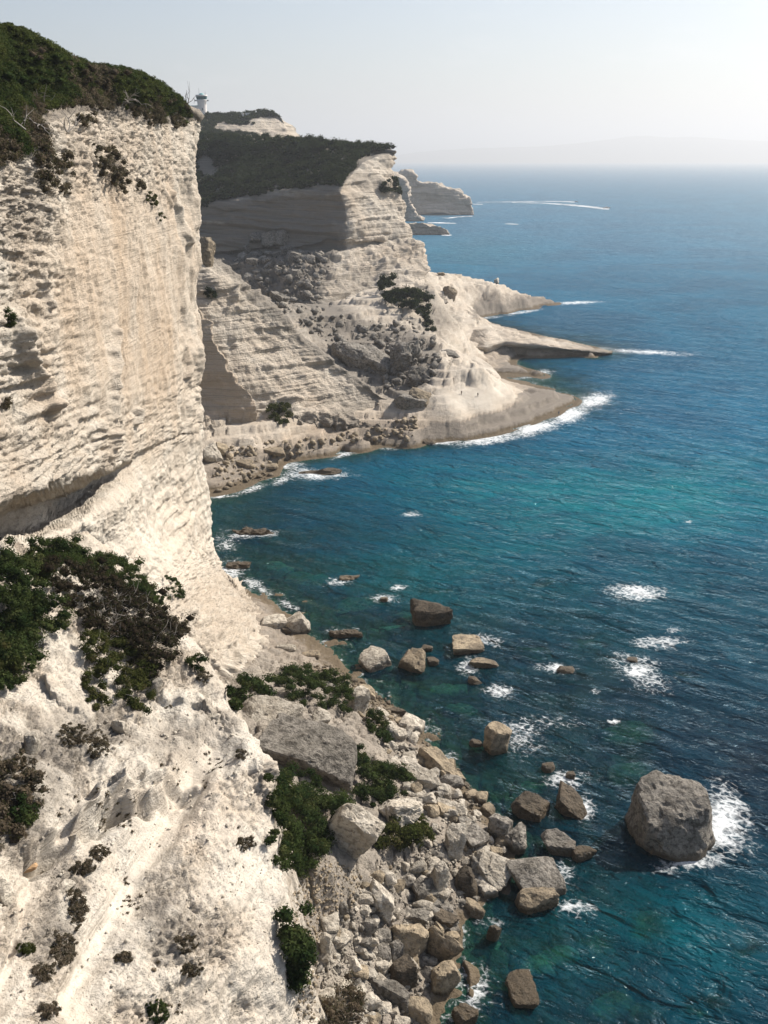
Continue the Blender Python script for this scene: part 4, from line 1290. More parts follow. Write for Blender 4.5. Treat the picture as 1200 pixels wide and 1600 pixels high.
SHRUBS = []
def shrub(label, poly, n, r, leaf, per, mat, seed, twigs=0, twig_len=2.0, lift=0.45, group=None, name='shrub', cat='shrub', flat=0.75, twig_mat='twig', maxd=None, lean=None):
    rs = np.random.RandomState(seed + 9)
    pc = np.mean(np.array(poly, float), 0)
    fine_poly = []
    for (x0, y0), (x1, y1) in zip(poly, poly[1:] + poly[:1]):
        m = max(2, int(math.hypot(x1 - x0, y1 - y0) / 7))
        for t in range(m):
            k2 = 1 + rs.normal() * 0.07
            fine_poly.append((pc[0] + (x0 + (x1 - x0) * t / m - pc[0]) * k2, pc[1] + (y0 + (y1 - y0) * t / m - pc[1]) * k2))
    q = poly_samples(fine_poly, n, seed, maxd=maxd)
    if len(q) < 2:
        print('NO SURFACE', label)
        return
    rs = np.random.RandomState(seed + 1)
    P = np.array([a[0] for a in q])
    Nn = np.array([a[1] for a in q])
    Nn = Nn * 0.6 + np.array((0, 0, 0.5))
    Nn /= np.linalg.norm(Nn, axis=1)[:, None]
    rad = r * rs.uniform(0.6, 1.3, len(q))
    # crown bulges in the middle
    c = P.mean(0)
    ext = np.sqrt(((P - c) ** 2).sum(1))
    bulge = np.clip(1 - ext / (ext.max() + 1e-6), 0, 1)
    edge_f = np.clip(0.45 + 1.1 * bulge, 0, 1)
    rad = rad * edge_f
    bill = np.clip(0.5 + 1.5 * fbm(P, r * 3.2, 2, 0.5, seed), 0, 1.6)
    cent = P + Nn * (rad * lift + (0.35 + bulge) * r * 1.8 * bill)[:, None]
    base = P[np.argsort(ext)[:max(3, len(q) // 2)]]
    root = P[np.argmin(ext)]
    e = bpy.data.objects.new(name, None)
    C.objects.link(e)
    e.location = root
    e.empty_display_size = 0.3
    tag(e, label, cat, group)
    me = foliage_mesh('foliage', cent - root, Nn, rad, per, leaf, seed + 2, flat)
    put('foliage', me, MAT[mat], e, kind='stuff')
    nb = max(twigs, 4)
    paths = branch_paths(list(base - root), Nn.mean(0), nb, twig_len if twigs else r * 1.2, seed + 3, 0.035 + 0.012 * r)
    put('branches', tubes_mesh('branches', paths, 3), MAT[twig_mat if twigs else 'bark'], e, kind='stuff')
    SHRUBS.append(e)
    return e

# ---- maquis on the plateau above the near cliff, one mass
VEG1 = [(-60, -20), (310, -20), (304, 172), (297, 176), (282, 206), (268, 196), (262, 178), (252, 194), (238, 200), (226, 186), (212, 182), (200, 170), (184, 166), (160, 172), (146, 168), (128, 166),
        (104, 168), (86, 172), (70, 178), (60, 184), (72, 214), (69, 240), (52, 232), (37, 234), (17, 244), (0, 258), (-60, 262)]
q = poly_samples(VEG1, 3000, 21, maxd=260)
P = np.array([a[0] for a in q]); Nn = np.array([a[1] for a in q])
# hidden side of the plateau too, so that the cover goes on behind the skyline
rows_v = NEAR['P'][4:24, 20:-14].reshape(-1, 3)
ex = rows_v[rng.choice(len(rows_v), 1500, replace=True)] + rng.normal(size=(1500, 3)) * (1.5, 1.5, 0.15)
P = np.concatenate([P, ex]); Nn = np.concatenate([Nn, np.tile((0, 0, 1.0), (len(ex), 1))])
Nn = Nn * 0.6 + np.array((0, 0, 0.5)); Nn /= np.linalg.norm(Nn, axis=1)[:, None]
big = fbm(P, 7, 2, 0.5, 701)
rad = np.clip(0.85 + 0.5 * big + rng.uniform(-0.2, 0.35, len(P)), 0.4, 1.9)
bill = np.clip(0.4 + 1.3 * fbm(P, 5.5, 2, 0.5, 711, (0.6, 1, 1)), 0, 1.5)
cent = P + Nn * (rad * 0.3 + 0.7 * bill)[:, None]
SKY = np.array([(-200, 0), (0, 30), (30, 38), (62, 52), (100, 76), (140, 94), (200, 102), (235, 114), (262, 132), (285, 152), (300, 174), (306, 190)], float)
cx_, cy_, cd_ = proj(cent + np.array((0, 0, 0.75)) * rad[:, None])
keep = (cy_ > np.interp(cx_, SKY[:, 0], SKY[:, 1])) & (cx_ + rad * F / cd_ < 304)
P, Nn, rad, cent = P[keep], Nn[keep], rad[keep], cent[keep]
cx_, cy_, cd_ = proj(P)
low_edge = np.interp(cx_, [0, 60, 72, 86, 130, 184, 226, 262, 300], [245, 190, 200, 170, 165, 165, 188, 185, 178])
dry = (fbm(P, 9, 3, 0.55, 713, (1, 0.5, 1)) + 0.55 * np.exp(-np.maximum(low_edge - cy_, 0) / 26.0) > 0.42)
put('dry_scrub', foliage_mesh('dry_scrub', cent[dry], Nn[dry], rad[dry] * 0.9, 58, 0.17, 37, 0.7), MAT['leaf_dry'], kind='stuff',
    label='brownish dry scrub along the lower edge of the plateau maquis', cat='shrubland')
P, Nn, rad, cent = P[~dry], Nn[~dry], rad[~dry], cent[~dry]
put('maquis_cover', foliage_mesh('maquis_cover', cent, Nn, rad, 72, 0.2, 31, 0.7), MAT['leaf'], kind='stuff',
    label='dark green wind-shaped maquis covering the plateau above the near cliff', cat='shrubland')
print('veg1', round(time.time() - T0, 1))

# ---- maquis on the headland, one mass
VEG2 = [(285, 190), (440, 190), (530, 195), (590, 215), (612, 230), (586, 236), (562, 256), (546, 272), (534, 291), (500, 290), (470, 296), (440, 296), (405, 306), (370, 308), (340, 318), (300, 330)]
q = [a for a in poly_samples(VEG2, 2900, 22, maxd=790) if a[2] > 500]
q = [a for a in q if fbm(a[0][None], 22, 2, 0.5, 709)[0] > -0.33]
P = np.array([a[0] for a in q]); Nn = np.array([a[1] for a in q])
rows_v = HEAD['P'][2:12, :HEAD['cidx'][6]].reshape(-1, 3)
ex = rows_v[rng.choice(len(rows_v), 700, replace=True)] + rng.normal(size=(700, 3)) * (4, 5, 0.3)
P = np.concatenate([P, ex]); Nn = np.concatenate([Nn, np.tile((0, 0, 1.0), (len(ex), 1))])
Nn = Nn * 0.5 + np.array((0, 0, 0.6)); Nn /= np.linalg.norm(Nn, axis=1)[:, None]
rad = np.clip(1.9 + 1.6 * fbm(P, 16, 2, 0.5, 702) + rng.uniform(-0.8, 1.3, len(P)), 0.8, 4.4)
put('headland_scrub', foliage_mesh('headland_scrub', P + Nn * (rad * (0.15 + 0.7 * rng.uniform(size=len(rad))))[:, None], Nn, rad, 44, 0.6, 33, 0.8), MAT['leaf_far'], kind='stuff',
    label='dense dark scrub over the sloping top of the headland', cat='shrubland')
# ---- scrub on the lighthouse hill
VEG3 = [(285, 168), (330, 168), (395, 164), (436, 172), (440, 184), (415, 183), (396, 186), (380, 190), (398, 194), (372, 196), (345, 192), (330, 200), (300, 196)]
VEG3b = [(290, 203), (330, 200), (340, 206), (380, 208), (400, 211), (340, 214), (290, 216)]
q = poly_samples(VEG3, 650, 23) + poly_samples(VEG3b, 260, 24)
q = [a for a in q if 850 < a[2] < 1150]
P = np.array([a[0] for a in q]); Nn = np.tile((0, 0, 1.0), (len(q), 1))
rad = rng.uniform(1.2, 3.2, len(P))
put('hilltop_scrub', foliage_mesh('hilltop_scrub', P + Nn * (rad * 0.35)[:, None], Nn, rad, 30, 0.9, 35, 0.7), MAT['leaf_far'], kind='stuff',
    label='patchy dark scrub on the pale hill below the lighthouse', cat='shrubland')
print('veg', round(time.time() - T0, 1))

# ---- single shrubs
shrub('large dark green juniper spreading at the left edge of the lower slope', [(-30, 866), (18, 864), (34, 884), (62, 930), (92, 985), (98, 1000), (72, 1012), (48, 1030), (52, 1062), (20, 1082), (-30, 1090)], 270, 0.95, 0.17, 110, 'leaf_green', 101, 40, 2.2)
shrub('green crest of juniper arching over the dead twigs on the slope', [(34, 878), (90, 866), (130, 874), (168, 890), (200, 902), (258, 936), (262, 948), (236, 944), (190, 926), (140, 904), (92, 896), (62, 918)], 260, 0.8, 0.16, 110, 'leaf_green', 102, 0)
shrub('wide brown dry shrub with bare grey twigs below the green crest', [(58, 914), (92, 900), (150, 912), (236, 950), (282, 975), (284, 1012), (262, 1050), (236, 1062), (196, 1016), (150, 992), (128, 985), (100, 950)], 330, 0.85, 0.18, 60, 'leaf_dead', 103, 190, 3.4)
shrub('dark olive shrub with yellowish tips below the dry twigs', [(128, 1018), (150, 990), (196, 1006), (244, 1040), (248, 1090), (216, 1122), (190, 1098), (158, 1100), (140, 1124), (126, 1090), (134, 1050)], 150, 0.68, 0.16, 90, 'leaf_olive', 104, 70, 2.2)
shrub('small yellow-green shrub low on the left edge', [(-20, 1020), (22, 1030), (18, 1068), (-20, 1078)], 40, 0.7, 0.2, 70, 'leaf_olive', 105)
shrub('grey-brown scrub patch at the left edge below the big shrubs', [(-20, 1190), (30, 1180), (62, 1210), (70, 1270), (40, 1310), (-20, 1330)], 130, 0.6, 0.18, 50, 'leaf_dry', 106, 50, 1.8)
shrub('dark green tuft inside the grey-brown scrub patch', [(22, 1262), (48, 1262), (52, 1290), (26, 1296)], 18, 0.55, 0.18, 70, 'leaf_green', 107)
shrub('low shrub on a pale knob right of the big dry shrub', [(256, 906), (276, 908), (292, 932), (284, 942), (262, 928)], 22, 0.55, 0.18, 60, 'leaf_green', 108, 8, 1.5)
shrub('round brown cushion plant on the pale edge right of the dry twigs', [(274, 964), (292, 968), (294, 992), (278, 992)], 14, 0.5, 0.16, 60, 'leaf_dry', 109, 6, 1.0)
shrub('dark cushion plant beside the pale rib under the dry shrub', [(292, 1026), (318, 1036), (322, 1052), (298, 1050)], 16, 0.5, 0.16, 60, 'leaf_green', 110)
shrub('matted dry bush hanging on the upper cliff face', [(146, 230), (170, 238), (192, 262), (202, 292), (190, 302), (168, 296), (154, 268)], 60, 0.75, 0.2, 60, 'leaf_dry', 111, 60, 2.2)
shrub('brown bush clinging under the plateau scrub on the left', [(62, 250), (82, 246), (98, 280), (112, 304), (98, 312), (70, 300), (58, 298)], 45, 0.7, 0.2, 60, 'leaf_dry', 112, 40, 2.0)
shrub('dark hollow-dwelling bush right of the brown one', [(92, 252), (108, 256), (112, 272), (98, 272)], 14, 0.6, 0.2, 60, 'leaf_dry', 113)
shrub('dark round bush on the upper cliff right of the matted one', [(212, 286), (224, 288), (224, 306), (214, 304)], 12, 0.6, 0.2, 60, 'leaf_dry', 114)
shrub('small bright green plant on the cliff face near the right edge', [(226, 304), (240, 306), (244, 324), (232, 326)], 14, 0.5, 0.18, 60, 'leaf_olive', 115)
shrub('tiny green plant lowest on the right of the cliff face', [(246, 336), (254, 338), (252, 348), (245, 346)], 7, 0.4, 0.15, 50, 'leaf_olive', 116)
shrub('brown mat of scrub just below the plateau edge', [(122, 186), (148, 184), (150, 196), (124, 198)], 16, 0.55, 0.18, 55, 'leaf_dry', 117, 8, 1.2)
shrub('small green plant in the layered rock at the left edge', [(6, 490), (22, 490), (22, 520), (8, 516)], 14, 0.45, 0.15, 60, 'leaf_green', 118)
shrub('dark little plant under the layered rock at the left edge', [(0, 628), (14, 628), (16, 644), (0, 646)], 10, 0.45, 0.15, 55, 'leaf_dry', 119)
CUSH = [(98, 1488, 21, 26, 'leaf_dry', 'largest round brown cushion near the bottom left'), (114, 1150, 22, 20, 'leaf_dry', 'brown cushion plant in front of the olive shrub'), (152, 1165, 20, 22, 'leaf_dry', 'brown cushion plant just right of the one before the olive shrub'),
        (299, 1516, 18, 10, 'leaf_dry', 'dark flat cushion low on the right of the slope'), (290, 1476, 20, 12, 'leaf_dry', 'brown cushion above the dark flat one'), (194, 1498, 16, 9, 'leaf_dry', 'brown cushion beside the pale gully'),
        (245, 1582, 20, 18, 'leaf_green', 'olive tuft at the bottom edge of the slope'), (156, 1334, 16, 10, 'leaf_dry', 'dark tuft under the overhanging ledge'), 
        (128, 1358, 22, 12, 'leaf_dry', 'dark tuft at the head of the left rill'), 
        (384, 1318, 16, 9, 'leaf_dry', 'dark tuft alone near the right edge of the slope'), (78, 1580, 14, 12, 'leaf_dry', 'dry tuft in the bottom left corner'),
        (40, 1482, 14, 9, 'leaf_olive', 'greenish tuft left of the largest cushion'), (378, 1180, 9, 8, 'leaf_dry', 'single dark tuft on the pale nose of the spur'), (318, 1060, 10, 10, 'leaf_dry', 'tuft in a hollow at the top of the spur'),
        (120, 1420, 14, 34, 'leaf_dry', 'long trail of dry tufts down the left rill'), (70, 1520, 18, 12, 'leaf_dry', 'dry tuft at the foot of the largest cushion')]
for i, (x, y, rx, ry, m, lb) in enumerate(CUSH):
    poly = [(x + rx * math.cos(t), y + ry * math.sin(t)) for t in np.linspace(0, 2 * math.pi, 9)[:-1]]
    shrub(lb, poly, int(18 + rx * ry / 6), 0.24, 0.085, 44, m, 140 + i, 8, 0.6, flat=0.5, lift=0.2, name='cushion_plant', cat='plant', group='cushion plants on the lower slope')
# shore bushes
shrub('dark green thicket on the shore below the cliff foot', [(424, 1062), (478, 1050), (530, 1056), (548, 1080), (546, 1108), (528, 1132), (500, 1118), (470, 1112), (446, 1086)], 150, 1.15, 0.2, 110, 'leaf_green', 201, 14, 2.0)
shrub('low green bush beside the pale tilted slab', [(352, 1086), (392, 1066), (424, 1080), (428, 1100), (392, 1106), (356, 1108)], 50, 1.1, 0.3, 70, 'leaf_green', 202)
shrub('green bush between the great grey slab and the rubble', [(553, 1172), (582, 1186), (640, 1224), (636, 1246), (600, 1252), (572, 1264), (552, 1244), (548, 1200)], 110, 1.1, 0.2, 110, 'leaf_green', 203, 10, 2.0)
shrub('largest shore bush, dark and rounded, below the great grey slab', [(416, 1226), (452, 1220), (500, 1242), (540, 1258), (546, 1290), (516, 1330), (470, 1368), (430, 1362), (418, 1290)], 230, 1.15, 0.2, 110, 'leaf_green', 204, 24, 2.2)
shrub('narrow bush running down beside the stony bank', [(560, 1118), (590, 1126), (612, 1160), (604, 1170), (580, 1144)], 40, 0.95, 0.28, 70, 'leaf_green', 205)
shrub('low olive bush under the white pointed boulder', [(584, 1304), (620, 1296), (648, 1276), (668, 1290), (664, 1322), (620, 1338), (588, 1334)], 70, 1.0, 0.28, 70, 'leaf_olive', 206)
shrub('strip of green bush tucked behind the spur edge', [(438, 1436), (464, 1462), (474, 1500), (466, 1538), (454, 1542), (444, 1490)], 60, 0.9, 0.26, 70, 'leaf_green', 207)
shrub('dry grey bush at the bottom of the stony beach', [(500, 1572), (540, 1556), (558, 1580), (550, 1612), (500, 1612)], 60, 0.8, 0.2, 50, 'leaf_dry', 208, 80, 2.2)
shrub('dark bush in the middle of the grey gully slope', [(592, 436), (612, 436), (622, 456), (650, 462), (674, 476), (668, 490), (640, 494), (606, 480), (594, 462)], 120, 2.4, 0.7, 50, 'leaf_far', 209)
shrub('small dark bush below the gully bush', [(656, 500), (668, 502), (680, 516), (668, 518)], 20, 1.6, 0.6, 45, 'leaf_far', 210)
shrub('dark shrub on a ledge of the sunlit headland face', [(592, 286), (606, 284), (626, 296), (628, 306), (606, 304), (594, 300)], 40, 2.0, 0.7, 45, 'leaf_far', 211)
shrub('green patch on the slope under the second cliff', [(420, 638), (452, 632), (458, 660), (432, 668), (420, 654)], 40, 1.3, 0.5, 45, 'leaf_olive', 212)
shrub('small dark shrub near the top of the second cliff', [(322, 460), (336, 460), (338, 470), (324, 470)], 12, 1.2, 0.5, 45, 'leaf_far', 213)

# bare grey branches at the lower edge of the plateau scrub
for i, (x, y, nb, L, lb) in enumerate([(62, 164, 22, 3.2, 'bleached dead branches at the lower edge of the plateau scrub'), (182, 156, 16, 2.4, 'thin grey dead branches over the middle of the plateau edge'),
                                       (45, 208, 26, 3.4, 'tangle of grey dead branches hanging at the left of the cliff top'), (292, 164, 5, 4.2, 'bare crooked branch leaning out beside the lighthouse'),
                                       (215, 166, 10, 2.4, 'grey twigs standing out near the right of the plateau')]):
    a = look(x, y)
    pts = [a[0] + rng.normal(size=3) * np.array((2.0, 3.0, 0.5)) for _ in range(6)] if nb > 8 else [a[0]]
    me = tubes_mesh('dead_branches', [(np.array(p) - a[0], r) for p, r in branch_paths(pts, (0.3, -0.3, 1.0) if nb > 8 else (0.05, 0.2, 1.2), nb, L, 800 + i, 0.085, 0.9 if nb > 8 else 0.4)], 4)
    put('dead_branches', me, MAT['twig'] if nb > 8 else MAT['bark'], None, lb, 'branches', kind='stuff', loc=a[0])
print('shrubs', round(time.time() - T0, 1))

# ================================================================ BOULDERS
def ico(sub):
    bm = bmesh.new()
    bmesh.ops.create_icosphere(bm, subdivisions=sub, radius=1.0)
    V = np.array([v.co[:] for v in bm.verts])
    Fa = np.array([[v.index for v in f.verts] for f in bm.faces])
    bm.free()
    return V / np.linalg.norm(V, axis=1)[:, None], Fa
ICO = {n: ico(n) for n in (1, 2, 3, 4, 5)}

def rock_verts(sub, seed, size, sharp=26, rough=0.07, tilt=0.2, chips=9, bed=0.0, chip=(0.74, 1.12), faces=None):
    rs = np.random.RandomState(seed)
    V, Fa = ICO[sub]
    planes = []
    for ax in range(3):
        for sg in (-1, 1):
            nv = np.zeros(3)
            nv[ax] = sg
            nv = nv + rs.normal(size=3) * tilt
            planes.append((nv / np.linalg.norm(nv), rs.uniform(0.72, 1.0)))
    for _ in range(chips):
        nv = rs.normal(size=3)
        planes.append((nv / np.linalg.norm(nv), rs.uniform(*chip)))
    if faces:
        planes = [(np.array(f[:3]) / np.linalg.norm(f[:3]), f[3]) for f in faces]
    acc = np.zeros(len(V))
    for nv, dd in planes:
        acc = acc + np.maximum(0, V @ nv / dd) ** sharp
    P = V * (acc ** (-1.0 / sharp))[:, None]
    P = (P - (P.max(0) + P.min(0)) / 2) / ((P.max(0) - P.min(0)) / 2)
    S = np.array(size) / 2.0
    Q = P * S
    m = float(np.mean(S))
    o = seed * 3.1
    dsp = rough * m * (1.1 * fbm(Q + o, m * 0.9, 5, 0.58, seed) + 0.5 * ridged(Q + o, m * 0.6, 3, 0.55, seed + 3))
    if sub >= 4:
        dsp = dsp + rough * m * 0.8 * blocks(Q + o, m * 0.8, seed + 4, 0.07, False, (1, 1, 1.6), 0.35, 0.0)
    if bed:
        dsp = dsp + bed * m * strata(Q + 50, Q[:, 2] + 0.1 * m * noise3(*(Q.T / m), 5), max(0.16 * m, 0.15), m, seed + 7, 0.35)
    Q = Q + V * dsp[:, None]
    return Q, Fa

def boulder(name, label, px, py, w, h, mat, seed, rot=(0, 0, 0), deep=0.9, tall=0.8, sub=4, group=None, cat='boulder', sharp=60, rough=0.08, bed=0.04, sink=0.0, chips=9, base=None, tilt=0.2, parent=None, faces=None):
    q = look(px, py + 0.28 * h if base is None else base)
    if q is None:
        print('NO HIT', label)
        return
    loc, nor, D, on = q
    wm, hm = w * D / F, h * D / F
    sd = (CAM_H - loc[2]) / np.linalg.norm(loc - np.array((0, 0, CAM_H)))
    ty = min(wm * deep, 0.62 * hm / sd)
    tz = max(0.3 * hm, (hm - 0.72 * ty * sd) / math.sqrt(1 - sd * sd) * (tall / 0.8) * 1.02)
    Q, Fa = rock_verts(sub, seed, (wm, ty, tz), sharp, rough, tilt, chips, bed, faces=faces)
    Rm = np.array(Euler([R(a) for a in rot]).to_matrix())
    Q = Q @ Rm.T
    c = loc + np.array((0, ty * 0.15, tz * (0.2 - sink)))
    bz = Q[:, 2].min()
    me = mesh_from_arrays(name, Q - np.array((0, 0, bz)), Fa, 3)
    me.set_sharp_from_angle(angle=R(20))
    me.materials.append(MAT[mat])
    o = put(name, me, None, parent, label, cat, group)
    o.location = (c[0], c[1], c[2] + bz)
    return o

